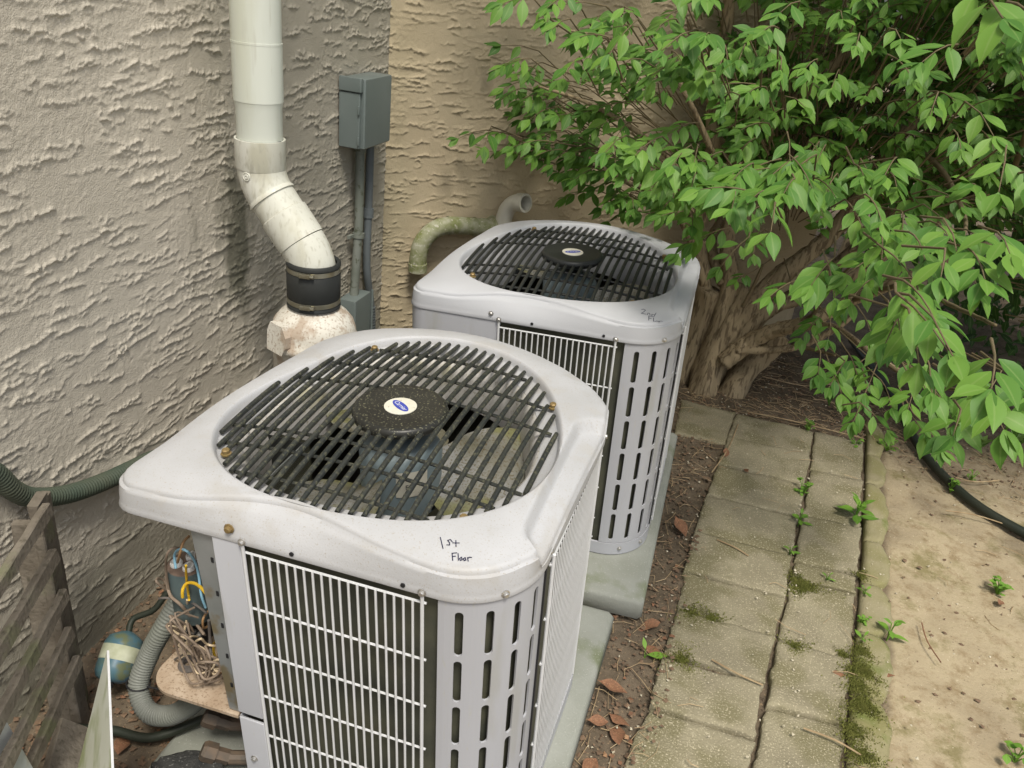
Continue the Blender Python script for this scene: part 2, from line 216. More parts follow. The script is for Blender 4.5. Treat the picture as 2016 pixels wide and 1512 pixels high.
M['pvc_dirty'] = mat('pvc_dirty', (.62, .62, .56), (.54, .54, .47), 6, .4, speck=(.42, .41, .34), sscale=110, sthr=.54, sw=.2, stretch=(1, 1, .35), patch=(.48, .47, .38), pscale=14, pthr=.52)
M['pvc_grime'] = mat('pvc_grime', (.62, .60, .54), (.53, .50, .43), 10, .6, speck=(.30, .23, .17), sscale=150, sthr=.52, sw=.2, patch=(.40, .33, .26), pscale=20, pthr=.5)
M['rubber'] = mat('rubber', (.022, .024, .024), (.03, .032, .03), 8, .6)
M['band'] = mat('clamp_band', (.32, .31, .25), (.22, .20, .14), 30, .35, metal=.8)
M['box_grey'] = mat('grey_enamel', (.14, .165, .16), (.12, .145, .14), 5, .4)
M['conduit'] = mat('grey_conduit', (.20, .215, .19), (.15, .165, .14), 12, .5, speck=(.09, .10, .07), sscale=40, sthr=.6)
M['conduit_blue'] = mat('grey_blue_conduit', (.14, .16, .17), (.12, .135, .14), 12, .45)
M['elbow_moss'] = mat('mossy_pvc', (.36, .36, .26), (.19, .21, .08), 30, .6, speck=(.46, .45, .36), sscale=85, sthr=.58, sw=.10)
M['elbow'] = mat('pvc_elbow', (.70, .68, .61), (.62, .60, .52), 10, .4)
M['flex_green'] = mat('flex_green', (.055, .075, .055), (.075, .085, .06), 10, .6)
M['flex_grey'] = mat('flex_grey', (.20, .21, .19), (.13, .14, .11), 6, .5)
M['hose'] = mat('black_hose', (.022, .028, .02), (.03, .034, .024), 9, .55)
M['wood'] = mat('weathered_wood', (.135, .115, .09), (.20, .175, .14), 18, .85, speck=(.085, .075, .055), sscale=70, sthr=.55, sw=.2, bump=.6, bscale=110, patch=(.15, .15, .09), pscale=9)
M['sheet'] = mat('white_sheet', (.60, .62, .56), (.50, .52, .42), 6, .45, patch=(.32, .36, .20), pscale=7)
M['drier'] = mat('drier_paint', (.05, .13, .22), (.08, .15, .16), 12, .4, patch=(.12, .14, .08), pscale=16)
M['paper'] = mat('dirty_paper', (.52, .54, .42), (.36, .38, .26), 30, .7)
M['shelf'] = mat('dirty_shelf', (.46, .37, .28), (.36, .27, .19), 22, .8, speck=(.24, .17, .11), sscale=230, sthr=.53, sw=.16)
M['concrete'] = mat('pad_concrete', (.30, .31, .28), (.24, .25, .215), 6, .85, speck=(.36, .36, .33), sscale=200, sthr=.62, sw=.1, bump=.3, bscale=160, patch=(.17, .19, .12), pscale=5, pthr=.58)
M['paving'] = mat('paving_concrete', (.235, .208, .14), (.30, .268, .18), 7, .9, speck=(.46, .41, .29), sscale=210, sthr=.56, sw=.12, bump=.9, bscale=170, patch=(.195, .175, .10), pscale=5, pthr=.48, detail=9)
M['edging'] = mat('edging_concrete', (.30, .265, .165), (.22, .205, .09), 7, .9, speck=(.42, .38, .28), sscale=200, sthr=.64, sw=.06, bump=.5, bscale=120, patch=(.15, .17, .05), pscale=8, pthr=.56)
M['valve'] = mat('dirty_valve', (.09, .075, .06), (.14, .10, .07), 40, .6)
M['capbody'] = mat('capacitor_can', (.075, .105, .11), (.10, .13, .13), 8, .4)
M['bark'] = mat('bark', (.25, .195, .12), (.34, .27, .17), 16, .9, speck=(.14, .105, .065), sscale=75, sthr=.50, sw=.12, bump=1.0, bscale=85, stretch=(1, 1, .16))
M['twig'] = mat('twig_bark', (.16, .12, .07), (.12, .10, .05), 20, .8)
M['dry'] = mat('dry_leaf', (.26, .125, .07), (.16, .085, .05), 7, .75, speck=(.34, .20, .11), sscale=26, sthr=.56, sw=.1)
M['straw'] = mat('dry_straw', (.42, .32, .19), (.30, .21, .12), 30, .8)
M['chip'] = mat('soil_chips', (.13, .085, .055), (.21, .14, .09), 30, .9)
M['pale_chip'] = mat('pale_chips', (.55, .50, .38), (.45, .40, .30), 30, .8)
M['moss'] = mat('moss', (.13, .145, .03), (.19, .195, .05), 60, .9)
M['yellow'] = mat('wire_yellow', (.62, .40, .03), None, rough=.4); M['orange'] = mat('wire_orange', (.38, .22, .10), (.28, .17, .09), 30, .5)
M['brown'] = mat('wire_brown', (.19, .145, .11), (.27, .21, .16), 40, .6); M['blue'] = mat('wire_blue', (.20, .38, .50), None, rough=.45)
M['cream'] = mat('wire_cream', (.62, .50, .34), None, rough=.5); M['greywire'] = mat('wire_grey', (.14, .125, .115), None, rough=.5)
M['terminal'] = mat('clear_terminal', (.75, .75, .74), None, rough=.2, spec=.6); M['captop'] = mat('capacitor_top', (.17, .12, .095), None, rough=.5)

def leaf_mat(name, a, b, attr):
    m, nt, bs = new_mat(name); N = nt.nodes; L = nt.links
    if attr:
        r = N.new('ShaderNodeAttribute'); r.attribute_name = 'tint'; ro = r.outputs['Fac']
    else:
        r = N.new('ShaderNodeObjectInfo'); ro = r.outputs['Random']
    x = N.new('ShaderNodeMix'); x.data_type = 'RGBA'; L.new(ro, x.inputs[0]); x.inputs[6].default_value = (*a, 1); x.inputs[7].default_value = (*b, 1)
    bs.inputs['Roughness'].default_value = .5; bs.inputs['Specular IOR Level'].default_value = .3
    va = N.new('ShaderNodeAttribute'); va.attribute_name = 'mid'
    vr = N.new('ShaderNodeMapRange'); vr.inputs['From Min'].default_value = .84; vr.inputs['From Max'].default_value = 1.0; vr.inputs['To Max'].default_value = .38; L.new(va.outputs['Fac'], vr.inputs['Value'])
    vx = N.new('ShaderNodeMix'); vx.data_type = 'RGBA'; L.new(vr.outputs[0], vx.inputs[0]); L.new(x.outputs[2], vx.inputs[6]); vx.inputs[7].default_value = (.26, .36, .12, 1); x = vx
    L.new(x.outputs[2], bs.inputs['Base Color'])
    t = N.new('ShaderNodeBsdfTranslucent'); h = N.new('ShaderNodeHueSaturation'); h.inputs['Value'].default_value = 1.3; h.inputs['Saturation'].default_value = 1.1
    L.new(x.outputs[2], h.inputs['Color']); L.new(h.outputs[0], t.inputs[0])
    ms = N.new('ShaderNodeMixShader'); ms.inputs[0].default_value = .22
    L.new(bs.outputs[0], ms.inputs[1]); L.new(t.outputs[0], ms.inputs[2]); L.new(ms.outputs[0], N['Material Output'].inputs[0])
    return m
M['leaf'] = leaf_mat('shrub_leaf', (.07, .18, .028), (.16, .30, .048), False)
M['foliage'] = leaf_mat('shrub_foliage', (.06, .155, .025), (.135, .265, .04), True)  # same leaves, darker: shade of the deep crown put into the colour
M['hedge_shade'] = leaf_mat('hedge_leaf_shade', (.025, .065, .012), (.06, .13, .022), True)  # leaf colour darkened to stand in for deep shade behind the shrub
M['weed'] = leaf_mat('weed_leaf', (.12, .26, .035), (.19, .36, .05), False)
M['pale_leaf'] = leaf_mat('pale_leaf', (.16, .28, .07), (.22, .36, .09), False)

def wall_mat(name, c1, c2, stain_shade):
    m, nt, bs = new_mat(name); N = nt.nodes; L = nt.links
    bs.inputs['Roughness'].default_value = .85; bs.inputs['Specular IOR Level'].default_value = .2
    tc = N.new('ShaderNodeTexCoord')
    def noise(sc, det):
        n = N.new('ShaderNodeTexNoise'); n.inputs['Scale'].default_value = sc; n.inputs['Detail'].default_value = det; L.new(tc.outputs['Object'], n.inputs['Vector']); return n.outputs[0]
    def rng_(i, a, b):
        r = N.new('ShaderNodeMapRange'); r.inputs['From Min'].default_value = a; r.inputs['From Max'].default_value = b; L.new(i, r.inputs['Value']); return r.outputs[0]
    def mix(f, a, b):
        x = N.new('ShaderNodeMix'); x.data_type = 'RGBA'
        if isinstance(f, float): x.inputs[0].default_value = f
        else: L.new(f, x.inputs[0])
        for s, v in ((x.inputs[6], a), (x.inputs[7], b)):
            if isinstance(v, tuple): s.default_value = (*v, 1)
            else: L.new(v, s)
        return x.outputs[2]
    c = mix(rng_(noise(2.2, 5), .35, .65), c1, c2)
    at = N.new('ShaderNodeAttribute'); at.attribute_name = 'stain_shade'
    c = mix(at.outputs['Fac'], c, stain_shade)  # mask of real stains together with painted-in shade
    L.new(c, bs.inputs['Base Color'])
    b = N.new('ShaderNodeBump'); b.inputs['Strength'].default_value = .6; b.inputs['Distance'].default_value = .003
    L.new(noise(260, 4), b.inputs['Height']); L.new(b.outputs[0], bs.inputs['Normal'])
    return m
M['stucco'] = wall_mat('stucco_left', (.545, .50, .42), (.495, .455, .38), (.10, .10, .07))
M['stucco_bounce'] = wall_mat('stucco_back', (.50, .42, .29), (.46, .38, .26), (.18, .17, .10))  # same paint as the left wall, warm bounce light put into the colour
# ------------------------------------------------------------------ stucco walls (real trowel relief)
def stucco(W, H, res, seed, dens=1.0, amp=1.0):
    """height field of overlapping trowel strokes with ragged lower lips"""
    r = np.random.default_rng(seed)
    nu, nv = int(W / res) + 1, int(H / res) + 1
    u = np.arange(nu)[:, None] * res; v = np.arange(nv)[None, :] * res
    hgt = .0012 * fbm(u * 9 + 0 * v, v * 16 + 0 * u, seed, 4)
    n = int(W * H * 560 * dens)
    for k in range(n):
        L = r.uniform(.04, .21) * (1 if r.random() < .55 else .4); T = r.uniform(.015, .05)
        cu, cv = r.uniform(-.05, W + .05), r.uniform(-.03, H + .03); sl = r.normal(0, .10)
        i0, i1 = max(0, int((cu - L / 2) / res)), min(nu, int((cu + L / 2) / res) + 1)
        j0, j1 = max(0, int((cv - T * .6 - .02) / res)), min(nv, int((cv + T + .02) / res) + 1)
        if i1 - i0 < 4 or j1 - j0 < 3: continue
        uu = (np.arange(i0, i1) * res)[:, None]; vv = (np.arange(j0, j1) * res)[None, :]
        s = (uu - cu) / L                       # -.5 .. .5 along the stroke
        o = r.uniform(0, 1000)
        f1 = vnoise(uu * 26 + o, 0 * uu + o, seed); f2 = vnoise(uu * 85 + o, 0 * uu, seed + 5); f3 = vnoise(uu * 190 + o, 0 * uu, seed + 9)
        edge = cv + sl * (uu - cu) + .007 * f1 + .0042 * np.maximum(f2, -.3) + .0032 * f3
        d = vv - edge                            # >0 above the lip
        env = np.clip(1 - (2 * s) ** 4, 0, 1)
        h0 = r.uniform(.0018, .0047) * amp
        lip = h0 * env * np.clip(.9 + .5 * f1 + .5 * f2 + .3 * f3, .1, 2)
        prof = np.where(d > 0, lip * (np.exp(-d / .0036) * .82 + .18 * np.clip(1 - d / T, 0, 1)), lip * np.exp(-(d / (.75 * res)) ** 2))
        sub = hgt[i0:i1, j0:j1]
        base = sub * .35
        np.maximum(sub, base + prof, out=sub)
    hgt += .0009 * amp * fbm(u * 120 + 0 * v, v * 120 + 0 * u, seed + 3, 2) * (0.35 + .65 * (fbm(u * 7 + 0 * v, v * 7 + 0 * u, seed + 8, 2) > .05))
    return hgt
def wall_mesh(name, org, du, W, z0, z1, res, nrm, m, seed, stain_shade_fn, u_lo, u_hi, z_hi, thick=.18, amp=1.0):
    """fine relief where it is seen, plain wall beyond it up to u_lo, u_hi and z_hi, a real thickness behind"""
    org = np.array(org); du = np.array(du); nrm = np.array(nrm)
    h = stucco(W, z1 - z0, res, seed, amp=amp); nu, nv = h.shape
    U, V = np.meshgrid(np.arange(nu) * res, z0 + np.arange(nv) * res, indexing='ij')
    P = org + U[..., None] * du + V[..., None] * np.array((0, 0, 1.)) + h[..., None] * nrm
    Q = grid_quads(nu, nv); vs = P.reshape(-1, 3); st = stain_shade_fn(U, V).ravel()
    b = nu * nv; We, Ze = (nu - 1) * res, z0 + (nv - 1) * res
    def p(u, z, off=0.0): return org + u * du + np.array((0, 0, z)) + nrm * off
    ex = [p(u_lo, z0), p(0, z0), p(0, Ze), p(u_lo, Ze), p(We, z0), p(u_hi, z0), p(u_hi, Ze), p(We, Ze), p(u_lo, z_hi), p(u_hi, z_hi)]
    ex += [p(u_lo, z0, -thick), p(u_hi, z0, -thick), p(u_hi, z_hi, -thick), p(u_lo, z_hi, -thick)]
    q = [(b, b + 1, b + 2, b + 3), (b + 4, b + 5, b + 6, b + 7), (b + 3, b + 6, b + 9, b + 8),
         (b + 10, b + 13, b + 12, b + 11), (b, b + 8, b + 13, b + 10), (b + 5, b + 11, b + 12, b + 9), (b + 8, b + 9, b + 12, b + 13)]
    me = np_mesh(name, np.vstack([vs, ex]), np.vstack([Q, q]), m, True, {'stain_shade': np.concatenate([st, np.zeros(len(ex))])})
    return me
def left_stain_shade(U, V):
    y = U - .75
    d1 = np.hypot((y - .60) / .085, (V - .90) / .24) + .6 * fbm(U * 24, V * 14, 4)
    low = np.clip((.40 - V + .16 * fbm(U * 6, V * 6, 6)) / .42, 0, 1) * .72  # foot of the wall darkened: occlusion painted into the colour
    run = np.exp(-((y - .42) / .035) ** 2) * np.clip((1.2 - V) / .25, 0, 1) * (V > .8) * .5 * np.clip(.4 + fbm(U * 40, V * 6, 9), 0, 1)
    cor = np.clip((y - .50) / .45, 0, 1) * (.34 + .12 * fbm(U * 5, V * 5, 12)) + .3 * np.exp(-((y - .8) / .07) ** 2) * np.clip(.5 + fbm(U * 9, V * 5, 14), 0, 1)  # strip towards the corner darkened: its weaker light painted into the colour
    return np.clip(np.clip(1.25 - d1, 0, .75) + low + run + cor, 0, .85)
lw = obj('left_stucco_wall', wall_mesh('left_stucco_wall', (-.795, -.75, 0), (0, 1, 0), 2.33, -.12, 1.85, .0030, (1, 0, 0), M['stucco'], 5, left_stain_shade, -3.5, 2.33, 3.0, amp=1.0))
tag(lw, 'greyish beige stucco wall with ragged trowel marks behind the white drain pipe', 'wall')
WA = R_(42); CA, SA = math.cos(WA), math.sin(WA)
def back_shade(U, V):
    return np.clip(np.exp(-((U - .0) / .12) ** 2) * .45 * (.6 + .6 * fbm(U * 10, V * 5, 3)) + np.clip((.25 - V) / .3, 0, 1) * .4, 0, .7)  # corner and foot darkened: occlusion painted into the wall colour
bw = obj('back_stucco_wall', wall_mesh('back_stucco_wall', (-.795, 1.575, 0), (CA, SA, 0), 2.3, -.12, 2.0, .0036, (SA, -CA, 0), M['stucco_bounce'], 9, back_shade, 0, 2.34, 3.0, amp=1.25))
tag(bw, 'stucco wall with warm bounce light in its colour, angled away behind the second condenser and the shrub', 'wall')

# ------------------------------------------------------------------ ground
def spread(lo, hi, res, far, n=14):
    a = np.arange(lo, hi + 1e-6, res); g = np.geomspace(res * 2, far, n)
    return np.concatenate([lo - g[::-1], a, hi + g])
gx = spread(-1.0, 2.6, .014, 80); gy = spread(-.9, 3.8, .014, 80)
GX, GY = np.meshgrid(gx, gy, indexing='ij')
near = (np.clip(1 - np.maximum(np.abs(GX - .8) - 2.2, 0) / 1.5, 0, 1) * np.clip(1 - np.maximum(np.abs(GY - 1.4) - 2.6, 0) / 1.5, 0, 1))
XE = np.interp(GY, [-.4, .34, .84, 1.6, 2.3], [1.20, 1.236, 1.285, 1.34, 1.385])
sand = np.clip((GX - XE + .012 * fbm(GX * 9, GY * 9, 2)) / .02, 0, 1) * np.clip((2.75 - GY - .5 * np.abs(fbm(GX * 3, GY * 3, 21)) - .12 * fbm(GX * 11, GY * 11, 23)) / .9, 0, 1)
sand *= np.clip(1.0 - .9 * np.clip(fbm(GX * 3.2, GY * 3.2, 31, 5) - .05, 0, 1) * 2.0 * np.clip((GY - .6) / 1.2, .25, 1), 0, 1)
GZ = -.018 + .010 * fbm(GX * 4, GY * 4, 7, 3) * near + .006 * fbm(GX * 24, GY * 24, 8, 3) * near * (1 - .75 * sand) + .006 * sand
damp = np.clip((-.30 - GX) / .15, 0, 1)
gm, nt, bs = new_mat('soil_and_sand'); N = nt.nodes; L = nt.links
bs.inputs['Roughness'].default_value = .95; bs.inputs['Specular IOR Level'].default_value = .15
tc = N.new('ShaderNodeTexCoord')
def nz(sc, det=6, rough=.6):
    n = N.new('ShaderNodeTexNoise'); n.inputs['Scale'].default_value = sc; n.inputs['Detail'].default_value = det; n.inputs['Roughness'].default_value = rough; L.new(tc.outputs['Object'], n.inputs['Vector']); return n.outputs[0]
def mr(i, a, b):
    r = N.new('ShaderNodeMapRange'); r.inputs['From Min'].default_value = a; r.inputs['From Max'].default_value = b; L.new(i, r.inputs['Value']); return r.outputs[0]
def mx(f, a, b):
    x = N.new('ShaderNodeMix'); x.data_type = 'RGBA'; L.new(f, x.inputs[0])
    for s, v in ((x.inputs[6], a), (x.inputs[7], b)):
        if isinstance(v, tuple): s.default_value = (*v, 1)
        else: L.new(v, s)
    return x.outputs[2]
soil = mx(mr(nz(14), .38, .62), (.10, .079, .056), (.165, .13, .093))
soil = mx(mr(nz(120, 3), .60, .66), soil, (.26, .19, .12))
soil = mx(mr(nz(75, 3), .62, .68), soil, (.05, .035, .025))
sandc = mx(mr(nz(5), .35, .65), (.355, .29, .19), (.455, .38, .255))
sandc = mx(mr(nz(22, 9, .7), .50, .66), sandc, (.27, .205, .12))
sandc = mx(mr(nz(5, 9, .75), .52, .64), sandc, (.24, .205, .105))
sandc = mx(mr(nz(150, 3), .66, .70), sandc, (.15, .11, .07))
sandc = mx(mr(nz(110, 3), .68, .72), sandc, (.62, .54, .40))
a = N.new('ShaderNodeAttribute'); a.attribute_name = 'sand'
L.new(mx(a.outputs['Fac'], soil, sandc), bs.inputs['Base Color'])
bm = N.new('ShaderNodeBump'); bm.inputs['Strength'].default_value = .6; bm.inputs['Distance'].default_value = .006; L.new(nz(90, 6, .7), bm.inputs['Height']); L.new(bm.outputs[0], bs.inputs['Normal'])
g = obj('ground', np_mesh('ground', np.stack([GX, GY, GZ], -1).reshape(-1, 3), grid_quads(len(gx), len(gy)), gm, True, {'sand': sand.ravel()}))
g['kind'] = 'structure'; g['label'] = 'dark brown soil and pale sandy dirt beside the paving'

# ------------------------------------------------------------------ paving and scalloped edging
def interp(tab, y):
    ys = [t[1] for t in tab][::-1]; xs = [t[0] for t in tab][::-1]
    return float(np.interp(y, ys, xs))
LL = [(.745, 2.13), (.70, 1.6), (.672, 1.3), (.655, 1.0), (.655, .70), (.635, .27), (.60, .03), (.56, -.4)]
JJ = [(1.085, 2.07), (1.054, 1.637), (.985, .903), (.936, .477), (.905, .1), (.86, -.4)]
EE = [(1.305, 2.16), (1.235, 1.27), (1.15, .473), (1.115, .1), (1.07, -.4)]
path = thing('paved_path', 'worn concrete paving slabs laid in two columns beside the condensers', None, kind='structure')
def slab(name, poly, z, parent, m, seed, thick=.05, n=15, bump=.0028, tilt=(0, 0)):
    """a quad slab with worn rounded edges, an uneven top and ragged outline; poly runs counter-clockwise from the near left"""
    (x0, y0), (x1, y1), (x2, y2), (x3, y3) = poly
    s = np.linspace(0, 1, n); e = .06
    s = np.concatenate([[0, .012], np.linspace(.06, .94, n), [.988, 1]])
    Sg, Tg = np.meshgrid(s, s, indexing='ij')
    X = (1 - Tg) * ((1 - Sg) * x0 + Sg * x1) + Tg * ((1 - Sg) * x3 + Sg * x2)
    Y = (1 - Tg) * ((1 - Sg) * y0 + Sg * y1) + Tg * ((1 - Sg) * y3 + Sg * y2)
    X = X + .005 * vnoise(Y * 17 + seed, Sg * 3, seed) + .0035 * vnoise(Y * 60 + seed, Sg * 3, seed + 4); Y = Y + .005 * vnoise(X * 17, Tg * 3 + seed, seed + 2) + .0035 * vnoise(X * 60 + seed, Tg * 3, seed + 6)
    D = np.minimum(np.minimum(Sg, 1 - Sg), np.minimum(Tg, 1 - Tg))
    Zt = z + bump * fbm(X * 16, Y * 16, seed, 3) - .006 * (1 - np.clip(D / .03, 0, 1)) ** 2 + tilt[0] * (Sg - .5) + tilt[1] * (Tg - .5)
    k = len(s); V = np.stack([X, Y, Zt], -1).reshape(-1, 3); Q = grid_quads(k, k)
    ix = np.arange(k * k).reshape(k, k); loop = np.concatenate([ix[:, 0], ix[-1, 1:], ix[-2::-1, -1], ix[0, -2:0:-1]])
    low = V[loop].copy(); low[:, 2] = z - thick; b = len(V); m_ = len(loop); j = np.arange(m_)
    side = np.stack([loop, b + j, b + (j + 1) % m_, loop[(j + 1) % m_]], 1)
    return obj(name, np_mesh(name, np.vstack([V, low]), np.vstack([Q, side]), m, True), parent=parent)
ya = [-.32, -.14, .045, .268, .473, .675, .875, 1.105, 1.36, 1.605, 1.855, 2.10]
yb = [-.36, -.1, .11, .405, .675, .995, 1.09, 1.395, 1.752, 2.10]
for i in range(len(ya) - 1):
    g0, g1 = (.007 if ya[i] in (.473, .268) else .003), (.008 if ya[i + 1] in (.473, .268) else .003)
    dL = .02 if ya[i] == 1.36 else 0; y0, y1 = ya[i] + g0, ya[i + 1] - g1; sk = .035
    slab('paving_stone', [(interp(LL, y0) + .003, y0 - sk * 0), (interp(JJ, y0) - .006, y0 + .012), (interp(JJ, y1) - .006, y1 + .012), (interp(LL, y1) + .003, y1)], .004 + .004 * math.sin(i * 2.3), path, M['paving'], 31 + i, tilt=(.004 * math.sin(i * 1.7), .005 * math.cos(i * 2.9)))
for i in range(len(yb) - 1):
    if yb[i] == .995: pass
    y0, y1 = yb[i] + .004, yb[i + 1] - .004
    slab('paving_stone', [(interp(JJ, y0) + .005, y0), (interp(EE, y0) - .003, y0 + .014), (interp(EE, y1) - .003, y1 + .014), (interp(JJ, y1) + .005, y1)], .003 + .004 * math.cos(i * 2.1), path, M['paving'], 61 + i, tilt=(.004 * math.cos(i), .004 * math.sin(i * 1.9)))
slab('paving_stone', [(.50, 1.78), (.715, 1.80), (.742, 2.12), (.49, 2.12)], -.004, path, M['paving'], 99)
edge = thing('garden_edging', 'mossy scalloped concrete edging strip between the paving and the sandy dirt', 'garden edging')
notch = [2.32, 1.99, 1.745, 1.33, 1.07, .82, .545, .30, .06, -.2]
def edging_stone(y1, y0, seed):
    n = 22; rings = []; V = []; k = 7
    for i in range(n + 1):
        t = i / n; y = y0 + (y1 - y0) * t
        xl = interp(EE, y) + .010; lobe = math.sin(math.pi * min(max(t, 0), 1)) ** .38
        xr = interp([(1.395, 2.3), (1.352, 1.6), (1.30, .84), (1.25, .34), (1.20, -.4)], y) - .048 + .05 * lobe
        for j in range(k):
            s = j / (k - 1); x = xl + (xr - xl) * s
            z = .010 + .003 * float(fbm(np.array(x * 20), np.array(y * 20), seed, 3)) - .008 * (max(0, abs(s - .5) - .40) / .10) ** 2 - .005 * (max(0, abs(t - .5) - .46) / .04) ** 2
            V.append((x + .003 * math.sin(y * 60 + seed) * (s > .5), y, z))
    V = np.array(V); ix = np.arange((n + 1) * k).reshape(n + 1, k); Q = grid_quads(n + 1, k)[:, ::-1]
    loop = np.concatenate([ix[:, 0], ix[-1, 1:], ix[-2::-1, -1], ix[0, -2:0:-1]]); low = V[loop].copy(); low[:, 2] = -.06; b = len(V); m_ = len(loop); j = np.arange(m_)
    side = np.stack([loop, loop[(j + 1) % m_], b + (j + 1) % m_, b + j], 1)
    obj('edging_stone', np_mesh('edging_stone', np.vstack([V, low]), np.vstack([Q, side]), M['edging'], True), parent=edge)
for i in range(len(notch) - 1): edging_stone(notch[i] - .002, notch[i + 1] + .002, i)

# ------------------------------------------------------------------ concrete pads
UB = Matrix(((.99916, 0, -.04087), (-.00146, .99936, -.0356), (.04085, .03563, .99853)))
M1 = Matrix.Translation((.034, .029, .041)) @ UB.to_4x4()
M2 = Matrix.Translation((.113, 1.131, .071)) @ UB.to_4x4() @ Matrix.Rotation(.0356, 4, 'Z')
def pad(name, Mx, x0, x1, y0, y1, label):
    mb = MB(); mb.box(((x0 + x1) / 2, (y0 + y1) / 2, -.041), (x1 - x0, y1 - y0, .08), bev=.013)
    me = mesh_of(name, mb, M['concrete'], True, 50)
    o = obj(name, me); o.matrix_world = Mx; tag(o, label, 'concrete pad', 'concrete pads under the condensers'); return o
pad('concrete_pad', M1, -.45, .452, -.52, .475, 'grey concrete pad under the nearer dirtier condenser')
pad('concrete_pad', M2, -.45, .425, -.565, .45, 'grey concrete pad under the farther cleaner condenser')
# ------------------------------------------------------------------ condensers
H = .82
def outline():
    P = []
    def arc(cx, cy, r, a0, a1, n):
        for k in range(n + 1): a = R_(a0 + (a1 - a0) * k / n); P.append((cx + r * math.cos(a), cy + r * math.sin(a)))
    arc(-.345, -.346, .05, 180, 270, 10)
    arc(.25, -.25, .146, -90, 0, 22)
    pts = [(.400, -.1), (.404, .08), (.404, .17), (.394, .235), (.376, .280), (.350, .315), (.312, .347), (.262, .385), (.206, .413), (.150, .434), (.088, .450), (.02, .458), (-.053, .460), (-.105, .453), (-.150, .443), (-.195, .428), (-.235, .408), (-.272, .380), (-.302, .348), (-.325, .315), (-.343, .28), (-.355, .23), (-.369, .1), (-.382, -.1)]
    return P + pts
OUT = outline(); CX, CY = .0, .02
def ray_poly(poly, a):
    """distance from the centre to a closed polygon in direction a"""
    d = (math.cos(a), math.sin(a)); best = None
    for i in range(len(poly)):
        ax, ay = poly[i][0] - CX, poly[i][1] - CY; bx, by = poly[(i + 1) % len(poly)][0] - CX, poly[(i + 1) % len(poly)][1] - CY
        den = d[0] * (by - ay) - d[1] * (bx - ax)
        if abs(den) < 1e-12: continue
        t = (ax * (by - ay) - ay * (bx - ax)) / den; u = (ax * d[1] - ay * d[0]) / den
        if t > 0 and -1e-9 <= u <= 1 + 1e-9: best = t if best is None else max(best, t)
    return best
NA = 288
ANG = [2 * math.pi * k / NA for k in range(NA)]
ROUT = [ray_poly(OUT, a) for a in ANG]
def rrim(a):
    c = RIMC; return c[0] + sum(c[1 + 2 * (k - 1)] * math.cos(k * a) + c[2 + 2 * (k - 1)] * math.sin(k * a) for k in (1, 2, 3, 4)) - .004
def sstep(x): x = min(max(x, 0), 1); return x * x * (3 - 2 * x)
def handle(x, y):
    e0, e1 = -.295, .168
    xe = .343 + .05 * max(0, (abs(y - (e0 + e1) / 2) - .170) / .061) ** 1.8 if abs(y - (e0 + e1) / 2) < .24 else 9
    return sstep((x - xe) / .016)
def ring_at(rs, z): return [(CX + r * math.cos(a), CY + r * math.sin(a), z) for a, r in zip(ANG, rs)]
def crest_drop(a, r, s): return .016 * sstep((r - s - .009 - rrim(a) - .004) / .085)
def cap_mesh():
    mb = MB(); rings = []
    xy = lambda a, r: (CX + r * math.cos(a), CY + r * math.sin(a))
    sets = []
    for a, ro in zip(ANG, ROUT):
        x, y = xy(a, ro)
        front = max(0, min(1, (-y - .36) / .03)); back = max(0, min(1, (y - .36) / .05))
        sb = .016 + .036 * math.exp(-((x + .05) / .15) ** 2) * front - .010 * max(0, min(1, (x - .375) / .02))
        sets.append(sb)
    rings.append([xy(a, r - .008) + (H - .072,) for a, r in zip(ANG, ROUT)])
    rings.append([xy(a, r - .0015) + (H - .0755,) for a, r in zip(ANG, ROUT)])
    rings.append([xy(a, r) + (H - .073,) for a, r in zip(ANG, ROUT)])
    CRE = [crest_drop(a, r, s) for a, r, s in zip(ANG, ROUT, sets)]     # how far the crest lies below the rim of the opening
    for t in (.15, .3, .45, .6, .75, .88):
        rings.append([xy(a, r - .003 - (s - .010) * max(0, (t - .12) / .88) ** 1.5) + (H - .073 + (.066 - c) * t,) for a, r, s, c in zip(ANG, ROUT, sets, CRE)])
    for t in (0, .25, .5, .75, 1):       # rounded crest
        rings.append([xy(a, r - s + .004 - .011 * (1 - math.cos(t * math.pi / 2)) - .002) + (H - .011 - c + .011 * math.sin(t * math.pi / 2),) for a, r, s, c in zip(ANG, ROUT, sets, CRE)])
    NR = 26
    for k in range(1, NR + 1):
        t = k / NR; rg = []
        for a, r, s, c in zip(ANG, ROUT, sets, CRE):
            r0 = r - s - .009; r1 = rrim(a); rr = r0 + (r1 - r0) * t
            rg.append(xy(a, rr) + (H - c + c * (1 - (1 - t) ** 2),))
        rings.append(rg)
    out = []
    for i, rg in enumerate(rings):
        o = []
        for k, (x, y, z) in enumerate(rg):
            d = .027 * handle(x, y) if z > H - .05 else 0
            o.append((x, y, max(z - d, min(z, H - .056))))
        out.append(o)
    def off(d, z): return [xy(a, rrim(a) - d) + (z,) for a in ANG]
    out += [off(.002, H - .0015), off(.006, H - .006), off(.008, H - .018), off(.010, H - .0215), off(.03, H - .023), off(.045, H - .027)]
    mb.strip(out); return mesh_of('top_cover', mb, None, True, 60)
def bell_mesh():
    mb = MB(); xy = lambda a, r: (CX + r * math.cos(a), CY + r * math.sin(a))
    prof = [(.044, H - .0275), (.052, H - .034), (.062, H - .06), (.070, H - .115), (.066, H - .150), (.06, H - .151)]
    mb.strip([[xy(a, rrim(a) - d) + (z,) for a in ANG[::2]] for d, z in prof]); return mesh_of('fan_shroud', mb, None, True, 60)
